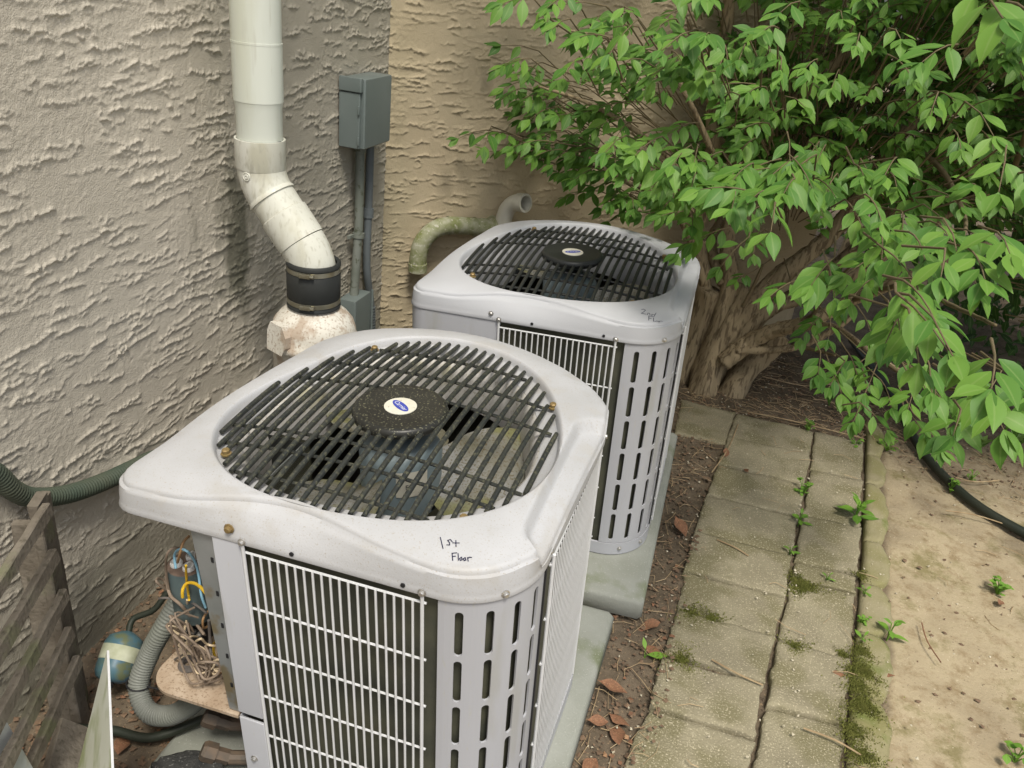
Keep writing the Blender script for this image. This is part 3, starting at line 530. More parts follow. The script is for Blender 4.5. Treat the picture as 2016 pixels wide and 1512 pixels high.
def slot_panel():
    """rounded corner panel with four columns of six vertical slots"""
    mb = MB(); R = .1405; cx, cy = .25, -.25; z0, z1 = .048, H - .070
    def B(s, z, d=0.0):  # s = arc length from the front edge
        a = -math.pi / 2 + s / R; return (cx + (R - d) * math.cos(a), cy + (R - d) * math.sin(a), z)
    S = R * math.pi / 2; cols = [.036, .088, .140, .188]; w = .0145; hh = .100; pit = .112; zt = H - .099
    cells_x = [0] + [c + sgn * .013 for c in cols for sgn in (-1, 1)] + [S]
    def quad(sa, sb, za, zb, n):
        for k in range(n):
            a, b = sa + (sb - sa) * k / n, sa + (sb - sa) * (k + 1) / n
            mb.add([B(a, za), B(b, za), B(b, zb), B(a, zb)], [(0, 1, 2, 3)])
    for i in range(len(cells_x) - 1):
        a, b = cells_x[i], cells_x[i + 1]
        if i % 2 == 0: quad(a, b, z0, z1, max(1, int((b - a) / .008))); continue
        off = (0, .012, .020, .024)[i // 2]
        tops = [zt - r * pit + off * 0 for r in range(6)]
        quad(a, b, tops[0] + .006, z1, 3); quad(a, b, z0, tops[-1] - hh - .006, 3)
        c = (a + b) / 2
        for t in tops:
            zc = t - hh / 2; ow, oh = (b - a) / 2, hh / 2 + .006
            corner = math.atan2(oh, ow)
            inner = []
            for k in range(7): q = math.pi * k / 6; inner.append((c + w / 2 * math.cos(q), t - w / 2 + w / 2 * math.sin(q)))
            for k in range(7): q = math.pi + math.pi * k / 6; inner.append((c + w / 2 * math.cos(q), t - hh + w / 2 + w / 2 * math.sin(q)))
            outer = []
            for k, (x, z) in enumerate(inner):
                kk = k % 7; top = k < 7; sgn = 1 if top else -1
                fx = (1, 1, .5, 0, -.5, -1, -1)[kk] * sgn; fz = (.6, 1, 1, 1, 1, 1, .6)[kk] * sgn
                outer.append((c + ow * fx, zc + oh * fz))
            n = len(inner)
            vs = [B(*p) for p in outer] + [B(*p) for p in inner] + [B(p[0], p[1], .004) for p in inner]
            fs = [(k, (k + 1) % n, n + (k + 1) % n, n + k) for k in range(n)] + [(n + k, n + (k + 1) % n, 2 * n + (k + 1) % n, 2 * n + k) for k in range(n)]
            mb.add(vs, fs)
        for t0, t1 in zip(tops[:-1], tops[1:]):
            if t0 - hh - .006 - (t1 + .006) > 1e-5: quad(a, b, t1 + .006, t0 - hh - .006, 3)
    # returned side flanges
    for s in (0, S):
        mb.add([B(s, z0), B(s, z1), B(s, z1, .012), B(s, z0, .012)], [(0, 1, 2, 3)])
    return mesh_of('louvre_panel', mb, None, True, 35)
def clip_out(inset):
    return [(CX + (r - inset) * math.cos(a), CY + (r - inset) * math.sin(a)) for a, r in zip(ANG, ROUT)]
def seg(poly, cond): return [p for p in poly if cond(p)]
def wallstrip(mb, pts, z0, z1, d=.004):
    """a thin sheet standing on an open plan line"""
    n = len(pts)
    vs = [(x, y, z0) for x, y in pts] + [(x, y, z1) for x, y in pts]
    mb.add(vs, [(k, k + 1, n + k + 1, n + k) for k in range(n - 1)])
ROWS = [.726, .596, .481, .366, .251, .136, .062]
ME = {}
ME['cap'] = cap_mesh(); ME['bell'] = bell_mesh(); ME['slot'] = slot_panel()
mb = MB(); mb.tube([(0, 0, .05), (0, 0, .729)], .0023, 6); ME['gw'] = mesh_of('guard_wire', mb, M['wire_white'], True)
mb = MB(); mb.lathe([(.0075, 0), (.0078, .0015), (.0052, .0022), (.0052, .0055), (.0038, .0068)], 10); ME['screw'] = mesh_of('screw', mb, M['screw'], True, 30)
mb = MB(); mb.lathe([(.0095, 0), (.0098, .0025), (.0065, .0032), (.0065, .0078), (.0048, .0092)], 8); ME['rusty'] = mesh_of('screw', mb, M['rust'], True, 30)
def seg_on_rim(x):
    """y of the recess rim at this x, near and far side"""
    ys = []
    P = [(CX + (rrim(a) - .0125) * math.cos(a), CY + (rrim(a) - .0125) * math.sin(a)) for a in ANG]
    for i in range(NA):
        (x0, y0), (x1, y1) = P[i], P[(i + 1) % NA]
        if (x0 - x) * (x1 - x) <= 0 and x0 != x1: ys.append(y0 + (y1 - y0) * (x - x0) / (x1 - x0))
    return (min(ys), max(ys)) if len(ys) > 1 else None
def dome(x, y): return H - .012 + .031 * max(0, 1 - (x * x + y * y) / .118)
def stroke_mesh(name, strokes, w, Mx, surf):
    """marker writing: thin ribbons lying on a surface"""
    mb = MB()
    for st in strokes:
        P = [Mx @ Vector((a, b, 0)) for a, b in st]
        for i in range(len(P) - 1):
            t = (P[i + 1] - P[i]); t.z = 0
            if t.length < 1e-7: continue
            n = Vector((-t.y, t.x, 0)).normalized() * w / 2; e = t.normalized() * w * .4
            q = [P[i] - e - n, P[i + 1] + e - n, P[i + 1] + e + n, P[i] - e + n]
            mb.add([(p.x, p.y, surf(p.x, p.y) + .0009) for p in q], [(0, 1, 2, 3)])
    return mesh_of(name, mb, M['ink'])
def cap_z(x, y):
    a = math.atan2(y - CY, x - CX); r = math.hypot(x - CX, y - CY)
    k = a / (2 * math.pi) * NA; ro = ROUT[int(k) % NA]
    s = .016 + .036 * math.exp(-((x + .05) / .15) ** 2) * max(0, min(1, (-(CY + ro * math.sin(a)) - .36) / .03))
    r0, r1 = ro - s - .009, rrim(a); t = min(max((r - r0) / (r1 - r0), 0), 1)
    c = crest_drop(a, ro, s); return H - c + c * (1 - (1 - t) ** 2)
def text_mesh(body, size, mat_, name, shear=0.0):
    cu = bpy.data.curves.new(name, 'FONT'); cu.body = body; cu.size = size; cu.align_x = 'CENTER'; cu.align_y = 'CENTER'; cu.shear = shear; cu.resolution_u = 3
    t = bpy.data.objects.new(name, cu); COL.objects.link(t); dg = bpy.context.evaluated_depsgraph_get()
    me = bpy.data.meshes.new_from_object(t.evaluated_get(dg)); bpy.data.objects.remove(t); bpy.data.curves.remove(cu)
    me.materials.clear(); me.materials.append(mat_); return me
TX_LOGO = text_mesh('Carrier', .0135, M['white_print'], 'logo_text', .2)
TX_MOT = text_mesh('FE', .016, M['black'], 'sticker_text')

def condenser(Mx, dirty, label):
    root = thing('condenser_unit', label, 'air conditioner', Mx, 'outdoor condensers by the wall')
    capm = M['cap'] if dirty else M['cap_clean']; bar = M['bar_dirty'] if dirty else M['bar']
    def part(name, me, m=None, parent=None, loc=None, rot=None, **kw):
        if isinstance(me, MB): me = mesh_of(name, me, m, kw.pop('smooth', False), kw.pop('ang', 40))
        elif m and not me.materials: me.materials.append(m)
        o = bpy.data.objects.new(name, me); COL.objects.link(o); o.parent = parent or root
        if loc: o.location = loc
        if rot: o.rotation_euler = rot
        for k, v in kw.items(): o[k] = v
        return o
    cover = part('top_cover', ME['cap'].copy(), capm)
    part('fan_shroud', ME['bell'].copy(), M['bell'] if dirty else M['cap_clean'])
    # body: coil behind, louvred corner, base pan
    lv = part('louvre_panel', ME['slot'].copy(), M['panel'])
    mb = MB(); po = clip_out(.004); pi = clip_out(.012)
    ks = list(range(NA))
    if dirty:
        cut = [k for k in ks if po[k][0] < -.185 and po[k][1] < -.05]; ks = [(max(cut) + 1 + i) % NA for i in range(NA - len(cut))]
    mb.strip([[pi[k] + (.046,) for k in ks], [po[k] + (.046,) for k in ks], [po[k] + (.003,) for k in ks], [pi[k] + (0,) for k in ks]], close=not dirty)
    bp = part('base_pan', mb, M['panel'], smooth=True)
    mb = MB(); mb.prism([pi[k] for k in ks], .001, .004); part('pan_floor', mb, M['chip'] if dirty else M['dark'], parent=bp)
    co = clip_out(.024); mb = MB()
    if dirty:
        poly = [p for p in co if not (p[0] < -.165 and p[1] < -.06)]
        k = max(range(len(poly)), key=lambda i: (Vector(poly[i]) - Vector(poly[i - 1])).length)
        poly = poly[:k] + [(-.178, -.06), (-.178, -.368)] + poly[k:]
    else: poly = co
    n = len(poly)
    mb.strip([[(x, y, .01) for x, y in poly], [(x, y, H - .078) for x, y in poly]])
    part('coil', mb, M['coil'])
    # fin edges: one relief sheet of real vertical fins in front of the coil
    mb = MB(); fy = -.3745
    for k in range(174): x = -.104 + k * .002; mb.add([(x, fy, .05), (x + .0007, fy, .05), (x + .0007, fy, .745), (x, fy, .745)], [(0, 1, 2, 3)])
    part('coil_fins', mb, M['coil'], kind='stuff')
    # wire guards on the front and on the right side: one mesh of cross rods and each upright wire on its own
    for side in ('front', 'right'):
        mb = MB()
        T = (lambda s, z, d=0: (s, -.395 - d, z)) if side == 'front' else (lambda s, z, d=0: (.398 + d, s, z))
        s0, s1 = (-.112, .224) if side == 'front' else (-.222, .165)
        for z in ROWS: mb.tube([T(s0 - .005, z, -.004), T(s1 + .006, z, -.004)], .0024, 6)
        for s in (s0, s1): mb.tube([T(s, .05), T(s, .735), T(s, .748, .001)], .0034, 8)
        gd = part('wire_guard', mb, M['wire_white'], smooth=True)
        nw = 19 if side == 'front' else 25
        for k in range(nw):
            s = s0 + (s1 - s0) * (k + 1) / (nw + 1); gwo = part('guard_wire', ME['gw'], parent=gd, loc=T(s, 0)); gwo.scale = (1, 1, 1) if side == 'front' else (.62, .62, 1)
        if side == 'front':
            for s in (s0, s1): part('screw', ME['screw'], parent=gd, loc=T(s, .7515, .0), rot=(R_(90), 0, 0))
    # plain panels
    mb = MB()
    if dirty:
        for za, zb, dx in ((.297, H - .072, 0), (.004, .285, .002)):
            mb = MB(); x0, x1 = -.176 + dx, -.118 + dx
            mb.box(((x0 + x1) / 2, -.391 - dx, (za + zb) / 2), (x1 - x0, .006, zb - za), bev=.002); mb.box((x0 + .001, -.372 - dx, (za + zb) / 2), (.002, .034, zb - za))
            q = part('corner_post', mb, M['panel'], smooth=True)
            if za < .1: part('screw', ME['screw'], parent=q, loc=(-.150, -.396, .17), rot=(R_(90), 0, 0))
        pw = seg(po, lambda p: p[1] > -.09 and p[0] < .0); mb = MB(); wallstrip(mb, pw, .046, H - .074); part('side_panel', mb, M['panel'], smooth=True)
    else:
        pw = seg(po, lambda p: p[0] < -.112 and p[1] < .40); pw.sort(key=lambda p: math.atan2(p[1] - CY, p[0] - CX) % (2 * math.pi)); mb = MB()
        pw = [p for p in pw if p[1] < .38] + [(-.112, -.392)]
        wallstrip(mb, pw, .046, H - .066); mb.add([(-.112, -.392, .046), (-.112, -.374, .046), (-.112, -.374, H - .07), (-.112, -.392, H - .07)], [(0, 1, 2, 3)])
        part('access_panel', mb, M['panel'], smooth=True)
        mb = MB(); mb.box((0, 0, 0), (.002, .06, .11)); rp = part('rating_label', mb, M['paper'], loc=(-.3885, -.27, .665), rot=(0, 0, R_(2)))
        for k in range(7):
            mb = MB(); mb.box((-.0014, (-.006, 0, .004)[k % 3], .045 - k * .013), (.001, .05 - .012 * (k % 3), .007)); part('print_line', mb, M['black'], parent=rp)
    pw = seg(po, lambda p: p[1] > .17 and p[0] > -.05); pw.sort(key=lambda p: -p[0]); mb = MB(); wallstrip(mb, [(.398, .17)] + pw, .046, H - .074); part('rear_panel', mb, M['panel'], smooth=True)
    mb = MB()
    mb.box((.391, -.246, .40), (.006, .006, .70)); part('gasket', mb, M['black'])
    # screws and pilot holes round the cover
    def cs(x, y, z, m='screw'):
        a = math.atan2(y - CY, x - CX); k = int(a / (2 * math.pi) * NA) % NA; r = ROUT[k] - .0025
        p0 = Vector((CX + r * math.cos(a), CY + r * math.sin(a), z)); k1 = (k + 2) % NA; k0 = (k - 2) % NA
        t = Vector((ROUT[k1] * math.cos(ANG[k1]) - ROUT[k0] * math.cos(ANG[k0]), ROUT[k1] * math.sin(ANG[k1]) - ROUT[k0] * math.sin(ANG[k0]), 0)).normalized(); nrm = Vector((t.y, -t.x, 0))
        return part('screw', ME[m], parent=cover, loc=p0, rot=nrm.to_track_quat('Z', 'Y').to_euler())
    cs(-.138, -.396, .772 if dirty else .765, 'rusty' if dirty else 'screw'); cs(.352, -.352, .754); cs(.404, -.235, .757); cs(.402, .19, .752)
    for x in (-.015, .19):
        mb = MB(); mb.lathe([(.0042, 0), (.0042, .0022)], 12); part('pilot_hole', mb, M['black'], parent=cover, loc=(x, -.3945, .7555), rot=(R_(90), 0, 0))
    for x, y in ((.315, -.372), (.372, -.315), (-.03, -.3915)):
        a = math.atan2(y - CY, x - CX); r = ray_poly(OUT, a) - .005; nrm = Vector((x - .25, y + .25, 0)).normalized() if x > .25 else Vector((0, -1, 0))
        part('screw', ME['screw'], loc=(CX + r * math.cos(a), CY + r * math.sin(a), .026), rot=nrm.to_track_quat('Z', 'Y').to_euler())
    # grille: every bar and cross rod on its own, bolts, hub
    gr = MB(); yr = [-.280, -.204, -.146, .066, .161, .276]
    g0 = None
    x = -.318; bars = []
    while x < .345:
        e = seg_on_rim(x)
        if e: bars.append((x, e[0], e[1]))
        x += .0236
    first = None
    mb = MB(); mb.lathe([(.028, H - .03), (.03, H - .012), (.088, H + .004), (.0955, H + .010), (.0975, H + .018), (.095, H + .026), (.088, H + .0295), (.082, H + .0285), (.0, H + .0285)], 64, Matrix.Translation((.012, -.018, 0)), caps=False)
    hub = part('motor_cover', mb, M['hub'] if dirty else M['hub_clean'], smooth=True, ang=50)
    bolts = [(-.196, .190), (.228, .215), (.213, -.222), (-.232, -.236)]
    bolts = [(-.182, .255), (.283, .168), (.243, -.262), (-.243, -.243)]
    for x, y0, y1 in bars:
        for bx, by in bolts:
            if abs(x - bx) < .0119:
                if by > 0: y1 = min(y1, by - .004)
                else: y0 = max(y0, by + .004)
        pth = [(x, y0 + (y1 - y0) * k / 10, dome(x, y0 + (y1 - y0) * k / 10)) for k in range(11)]
        mb = MB(); mb.tube(pth, [.0046] + [.0055] * 9 + [.0046], 8); part('grille_bar', mb, bar, smooth=True)
    for y in yr:
        P = [(CX + (rrim(a) - .022) * math.cos(a), CY + (rrim(a) - .022) * math.sin(a)) for a in ANG]; xs = []
        for i in range(NA):
            (x0, y0), (x1, y1) = P[i], P[(i + 1) % NA]
            if (y0 - y) * (y1 - y) <= 0 and y0 != y1: xs.append(x0 + (x1 - x0) * (y - y0) / (y1 - y0))
        xa, xb = min(xs), max(xs)
        pth = [(xa + (xb - xa) * k / 12, y, dome(xa + (xb - xa) * k / 12, y) - .0075) for k in range(13)]
        mb = MB(); mb.tube(pth, .0036, 6); part('cross_rod', mb, bar, smooth=True)
    for bx, by in bolts:
        mb = MB(); mb.lathe([(.0105, 0), (.0105, .003), (.0078, .004), (.0078, .010), (.006, .012)], 8); part('bolt', mb, M['rust'], loc=(bx, by, dome(bx, by) - .003), smooth=True, ang=30)
    mb = MB(); mb.lathe([(.033, H + .0285), (.033, H + .0297), (.0, H + .0297)], 40, Matrix.Translation((.012, -.018, 0)), caps=False); stk = part('sticker', mb, M['sticker'], parent=hub)
    la = R_(-35) if dirty else R_(32)
    mb = MB(); n = 36; mb.add([(.026 * math.cos(2 * math.pi * k / n), .0105 * math.sin(2 * math.pi * k / n), 0) for k in range(n)], [tuple(range(n))])
    lg = part('logo', mb, M['logo_blue'], parent=stk, loc=(.012, -.018, H + .0301), rot=(0, 0, la))
    part('logo', TX_LOGO, parent=stk, loc=(.012, -.018, H + .0304), rot=(0, 0, la))
    # motor and blades
    mb = MB(); mb.lathe([(.0, H - .205), (.074, H - .205), (.084, H - .195), (.086, H - .07), (.076, H - .05), (.03, H - .03), (.0, H - .03)], 40, Matrix.Translation((.012, -.018, 0)), caps=False); mo = part('fan_motor', mb, M['motor'], smooth=True)
    if dirty:
        mb = MB(); ns = 8
        for k in range(ns):
            a0, a1 = R_(-72 + 44 * k / ns), R_(-72 + 44 * (k + 1) / ns)
            mb.add([(.012 + .0868 * math.cos(a), -.018 + .0868 * math.sin(a), z) for a, z in ((a0, H - .135), (a1, H - .135), (a1, H - .075), (a0, H - .075))], [(0, 1, 2, 3)])
        ms_ = part('motor_sticker', mb, M['sticker'], parent=mo)
        a = R_(-55); part('motor_sticker_print', TX_MOT, parent=mo, loc=(.012 + .0882 * math.cos(a), -.018 + .0882 * math.sin(a), H - .11), rot=(R_(90), 0, a + math.pi / 2))
    for ba in ((12, -124, 118) if dirty else (-8, -130, 110)):
        mb = MB(); V = []; nr, nc = 9, 11
        for i in range(nr):
            r = .06 + (.283 - .06) * i / (nr - 1); half = R_(18 + 24 * math.sin(math.pi * min(1, .12 + i / (nr - 1) * .80)))
            for j in range(nc):
                s = j / (nc - 1) * 2 - 1; aa = R_(ba) + half * s + .18 * (i / (nr - 1)) ** 2
                V.append((.012 + r * math.cos(aa), -.018 + r * math.sin(aa), H - .135 + .034 * s + .006 * s * s))
        fs = [(i * nc + j, (i + 1) * nc + j, (i + 1) * nc + j + 1, i * nc + j + 1) for i in range(nr - 1) for j in range(nc - 1)]
        o_ = len(V); V2 = [(x, y, z - .0018) for x, y, z in V]; mb.add(V + V2, fs + [tuple(o_ + i for i in f[::-1]) for f in fs])
        part('fan_blade', mb, M['blade'], smooth=True)
    # marker writing on the cover
    if dirty:
        S1 = [[(.0, .032), (.014, 0)], [(.032, .024), (.026, .030), (.020, .026), (.026, .020), (.028, .013), (.021, .012)], [(.040, .030), (.044, .012)], [(.034, .021), (.050, .024)]]
        S2 = [[(.0, .024), (.004, 0)], [(0, .024), (.014, .026)], [(.002, .013), (.011, .014)], [(.018, .024), (.021, .001)],
              [(.029, .012), (.024, .007), (.027, .001), (.032, .004), (.029, .012)], [(.040, .012), (.035, .007), (.038, .001), (.043, .004), (.040, .012)], [(.047, .013), (.050, .001)], [(.048, .009), (.052, .014), (.059, .014)]]
        part('marker_writing', stroke_mesh('marker_writing', S1, .0016, Matrix.Translation((.232, -.352, 0)) @ Matrix.Rotation(R_(10), 4, 'Z') @ Matrix.Scale(.66, 4), cap_z))
        part('marker_writing', stroke_mesh('marker_writing', S2, .0016, Matrix.Translation((.262, -.366, 0)) @ Matrix.Rotation(R_(17), 4, 'Z') @ Matrix.Scale(.54, 4), cap_z))
    else:
        S1 = [[(.0, .024), (.006, .03), (.013, .026), (.008, .012), (.002, .002), (.018, .003)], [(.022, .002), (.023, .013), (.028, .013), (.031, .002)], [(.044, .013), (.036, .011), (.036, .003), (.044, .002), (.048, .026)]]
        S2 = [[(.0, .024), (.003, 0)], [(0, .024), (.013, .025)], [(.001, .013), (.010, .014)], [(.017, .022), (.019, .001), (.026, .003), (.030, .010), (.036, .004)], [(.037, .012), (.039, .001)], [(.038, .009), (.044, .013), (.050, .011)]]
        part('marker_writing', stroke_mesh('marker_writing', S1, .0016, Matrix.Translation((.276, -.335, 0)) @ Matrix.Rotation(R_(2), 4, 'Z') @ Matrix.Scale(.85, 4), cap_z))
        part('marker_writing', stroke_mesh('marker_writing', S2, .0016, Matrix.Translation((.300, -.356, 0)) @ Matrix.Rotation(R_(2), 4, 'Z') @ Matrix.Scale(.8, 4), cap_z))
    if not dirty: return root
    # open control box at the near left corner
    mb = MB(); poly = []
    for k in range(13): a = R_(180 + 90 * k / 12); poly.append((-.345 + .06 * math.cos(a), -.335 + .06 * math.sin(a)))
    poly = [(-.392, -.075)] + poly + [(-.180, -.392), (-.180, -.075)]
    mb.prism(poly, .272, .280); sh = part('control_shelf', mb, M['shelf'], smooth=True, ang=30)
    mb = MB(); mb.lathe([(.010, 0), (.022, 0), (.024, .004), (.020, .011), (.012, .012), (.010, .004)], 28, caps=False); part('grommet', mb, M['greywire'], parent=sh, loc=(-.350, -.318, .281), smooth=True)
    mb = MB(); mb.box((-.1795, -.22, .515), (.003, .31, .465)); mb.prism([(-.176, .286), (-.176, .748), (-.226, .748), (-.203, .286)], -.0015, .0015, Matrix.Translation((0, -.384, 0)) @ Matrix.Rotation(R_(90), 4, 'X')); 
    dv = part('divider_plate', mb, M['steel'])
    for k in range(5):
        mb = MB(); mb.box((-.188, -.386, .36 + .08 * k), (.005, .002, .011)); part('mounting_slot', mb, M['black'], parent=dv)
    mb = MB(); mb.box((-.286, -.078, .515), (.212, .003, .465)); part('back_plate', mb, M['dark'])
    mb = MB(); mb.box((-.30, -.185, .36), (.13, .004, .16)); mb.box((-.30, -.22, .436), (.13, .07, .004)); part('bracket', mb, M['steel'])
    capc = Vector((-.342, -.282, 0)); mb = MB(); mb.lathe([(.0, .405), (.040, .405), (.041, .410), (.041, .535), (.039, .538)], 32, Matrix.Translation(capc), caps=False); cp = part('capacitor', mb, M['capbody'], smooth=True)
    mb = MB(); mb.lathe([(.0398, .5375), (.034, .5395), (.0, .5395)], 32, Matrix.Translation(capc), caps=False); part('capacitor_lid', mb, M['captop'], parent=cp, smooth=True)
    for dx, dy in ((-.016, -.012), (.014, -.013), (0, .016)):
        mb = MB(); mb.lathe([(.0125, .5396), (.0125, .546), (.010, .549), (.0095, .543), (.0, .543)], 16, Matrix.Translation(capc + Vector((dx, dy, 0))), caps=False); mb.box(capc + Vector((dx, dy, .548)), (.003, .009, .014)); part('terminal', mb, M['terminal'], parent=cp, smooth=True)
    mb = MB(); mb.box((-.338, -.268, .39), (.054, .052, .10), bev=.004); mb.box((-.338, -.300, .352), (.050, .018, .03), bev=.002); mb.box((-.338, -.300, .425), (.050, .018, .03), bev=.002); ct = part('contactor', mb, M['black'])
    for dx in (-.016, 0, .016):
        for z in (.369, .443):
            mb = MB(); mb.box((-.338 + dx, -.302, z), (.009, .012, .003)); mb.lathe([(.0035, 0), (.0035, .004)], 8, Matrix.Translation((-.338 + dx, -.304, z + .001))); part('terminal', mb, M['screw'], parent=ct)
    cm = dict(blue='blue', brown1='brown', brown2='brown', brown3='brown', brown4='brown', brown5='brown', yellow1='yellow', yellow2='yellow', yellow3='yellow', cream1='cream', cream2='cream', orange1='orange', orange2='orange', orange3='orange', grey1='greywire', grey2='greywire', grey3='greywire', white='cream')
    for k, pts in WIRES.items():
        P = [Vector(p) for p in pts]; Q = []
        for i in range(len(P) - 1):
            p0, p1, p2, p3 = P[max(i - 1, 0)], P[i], P[i + 1], P[min(i + 2, len(P) - 1)]
            for t in (0, .25, .5, .75): Q.append(.5 * ((2 * p1) + (p2 - p0) * t + (2 * p0 - 5 * p1 + 4 * p2 - p3) * t * t + (3 * p1 - p0 - 3 * p2 + p3) * t ** 3))
        Q.append(P[-1]); mb = MB(); mb.tube(Q, .0032 if k in ('yellow1', 'brown2', 'grey2') else .0025, 8); part('control_wire', mb, M[cm[k]], smooth=True, label=cm[k] + ' control wire')
    rw = random.Random(4)
    for k in range(9):
        x0, z0 = -.325 + rw.uniform(-.025, .03), rw.choice((.36, .40, .45)) + rw.uniform(-.02, .02); cxx = -.275 + rw.uniform(-.03, .025); rr_ = rw.uniform(.012, .030)
        zb = .305 + rw.uniform(-.01, .03); yy = -.345 + rw.uniform(-.02, .012)
        P = [Vector((x0, -.320, z0)), Vector((x0 + rw.uniform(-.03, .01), yy, z0 + rw.uniform(.0, .05))), Vector((cxx - rr_, yy - .006, z0 - .01)), Vector((cxx - rr_ * 1.1, yy, (z0 + zb) / 2)), Vector((cxx - rr_ * .8, yy, zb + .012)), Vector((cxx, yy - .01, zb)), Vector((cxx + rr_ * .9, yy, zb + .014)), Vector((cxx + rr_, yy + .006, (z0 + zb) / 2)), Vector((cxx + rr_ * .2, yy - .008, z0 - .025)), Vector((cxx - rr_ * .7, yy, z0 - .05)), Vector((cxx + rr_ * .1, yy, zb + .02))]
        mb = MB(); mb.tube(smooth_path(P, 5), rw.choice((.0020, .0023, .0026)), 7); cn = rw.choice(('brown', 'brown', 'cream', 'brown', 'greywire', 'brown', 'cream')); part('control_wire', mb, M[cn], smooth=True)
    # service valves below the shelf
    for (x, y, z, r) in ((-.262, -.345, .055, .022), (-.285, -.300, .10, .020)):
        mb = MB(); mb.lathe([(r * .75, 0), (r * .75, .03), (r, .03), (r, .055), (r * .8, .062)], 6, Matrix.Translation((x, y, z)) @ Matrix.Rotation(R_(-62), 4, 'Y') @ Matrix.Rotation(R_(20), 4, 'X')); mb.tube([(x, y, z), (x + .06, y + .03, z - .01)], r * .7, 10); part('service_valve', mb, M['valve'])
    return root
U1 = condenser(M1, True, 'nearer pinkish grey condenser with open wiring corner and dirty fan grille marked 1st Floor')
U2 = condenser(M2, False, 'farther clean grey condenser in front of the back wall, cover marked 2nd Flr')
# ------------------------------------------------------------------ white drain pipe on the left wall
def circ(c, ax, r, n=24):
    a = Vector(ax).normalized(); b = a.orthogonal().normalized(); e = a.cross(b)
    return [Vector(c) + (b * math.cos(2 * math.pi * k / n) + e * math.sin(2 * math.pi * k / n)) * r for k in range(n)]
dp = thing('drain_pipe', 'thick white plastic drain pipe with offset bend and black rubber coupling on left wall', 'drain pipe')
A0 = Vector((-.626, .484, 1.135)); B0 = Vector((-.470, .474, .955)); dirn = (B0 - A0).normalized(); r0 = .0595
def bend(p, d0, d1, L):
    """short elbow from direction d0 into d1 through the corner p"""
    a = p - d0 * L; b = p + d1 * L; return [a * (1 - t) ** 2 + p * 2 * t * (1 - t) + b * t * t for t in [k / 10 for k in range(11)]]
DN = Vector((0, 0, -1)); mid = (A0 + B0) / 2
mb = MB(); mb.tube([(-.623, .482, 2.7), (-.626, .484, 1.47)], r0, 32); mb.tube([(-.626, .484, 1.471), (-.626, .484, 1.466)], r0 + .0012, 32)
mb.tube([(-.626, .484, 1.467), (-.626, .484, 1.335)], r0 + .0008, 32); up_ = obj('upper_pipe', mb, M['pvc'], dp, True)
mb = MB(); mb.tube([(-.626, .484, 1.336), (-.626, .484, 1.32), (-.626, .484, 1.21)], [r0 + .0005, r0 - .003, r0 - .003], 32); obj('upper_pipe', mb, M['pvc'], dp, True)
mb = MB(); ring = [(-.626, .484, 1.243), (-.626, .484, 1.243), (-.626, .484, 1.172), (-.626, .484, 1.168)]; mb.tube(ring, [r0 - .002, r0 + .0036, r0 + .0036, r0 + .002], 32); obj('pipe_socket', mb, M['pvc_dirty'], dp, True, label='grimy pipe socket')
e1 = bend(A0, DN, dirn, .052); mb = MB(); mb.tube([(-.626, .484, 1.2)] + e1, r0 + .001, 32); ue = obj('upper_elbow', mb, M['pvc_dirty'], dp, True)
cA, cB = A0 + dirn * .052, B0 - dirn * .055
mb = MB(); mb.tube([cA - dirn * .012, cA - dirn * .004, cA, cA + dirn * .001], [r0 + .001, r0 + .005, r0 + .005, r0 - .001], 32); obj('elbow_rim', mb, M['pvc_dirty'], dp, True)
mb = MB(); mb.tube([cA, cA + dirn * .05], r0 + .0002, 32); mb.tube([cA + dirn * .047, cA + dirn * .05, cB], [r0, r0 + .0045, r0 + .0045], 32); obj('middle_collar', mb, M['pvc_dirty'], dp, True)
e2 = bend(B0, dirn, DN, .055); mb = MB(); mb.tube(e2 + [(-.470, .474, .87)], r0 + .002, 32); le = obj('lower_elbow', mb, M['pvc_dirty'], dp, True)
VW = (CAMP - A0).normalized()
for pth, par, k in ((e1, ue, 3), (e2, le, 7)):
    c = pth[k]; t = (pth[k + 1] - pth[k - 1]).normalized(); side = Vector((.25, -1, .05)); side = (side - t * side.dot(t)).normalized()
    side = (side + t.cross(side) * .35).normalized(); side = (side - t * side.dot(t)).normalized()
    Mx = Matrix.Translation(c + side * (r0 - .001)) @ side.to_track_quat('Z', 'Y').to_matrix().to_4x4()
    mb = MB(); mb.lathe([(.0115, 0), (.011, .004), (.0095, .0045), (.0090, .003), (.006, .003), (.0055, .005), (.0025, .005), (.0020, .003), (0, .003)], 24, Mx, caps=False); obj('moulded_boss', mb, M['pvc_dirty'], par, True)
cx, cy = -.470, .474
mb = MB(); mb.lathe([(.060, .952), (.067, .956), (.071, .952), (.071, .944), (.0690, .943), (.0690, .926), (.0705, .924), (.0705, .858), (.069, .856), (.069, .838), (.071, .836), (.071, .829), (.060, .826)], 48, Matrix.Translation((cx, cy, 0)), caps=False); rc = obj('rubber_coupling', mb, M['rubber'], dp, True, 50)
for z in (.9345, .847):
    mb = MB(); mb.lathe([(.0692, z - .0065), (.0704, z - .006), (.0704, z + .006), (.0692, z + .0065)], 48, Matrix.Translation((cx, cy, 0)), caps=False)
    a = R_(-78); Q = Vector((cx + .073 * math.cos(a), cy + .073 * math.sin(a), z)); t = Vector((-math.sin(a), math.cos(a), 0))
    mb.box(Q, (.030, .010, .013), Matrix.Translation(Q) @ Matrix.Rotation(a + math.pi / 2, 4, 'Z') @ Matrix.Translation(-Q), bev=.002)
    mb.tube([Q + t * .014, Q + t * .024], .0052, 8); obj('clamp_band', mb, M['band'], rc, True, 35)
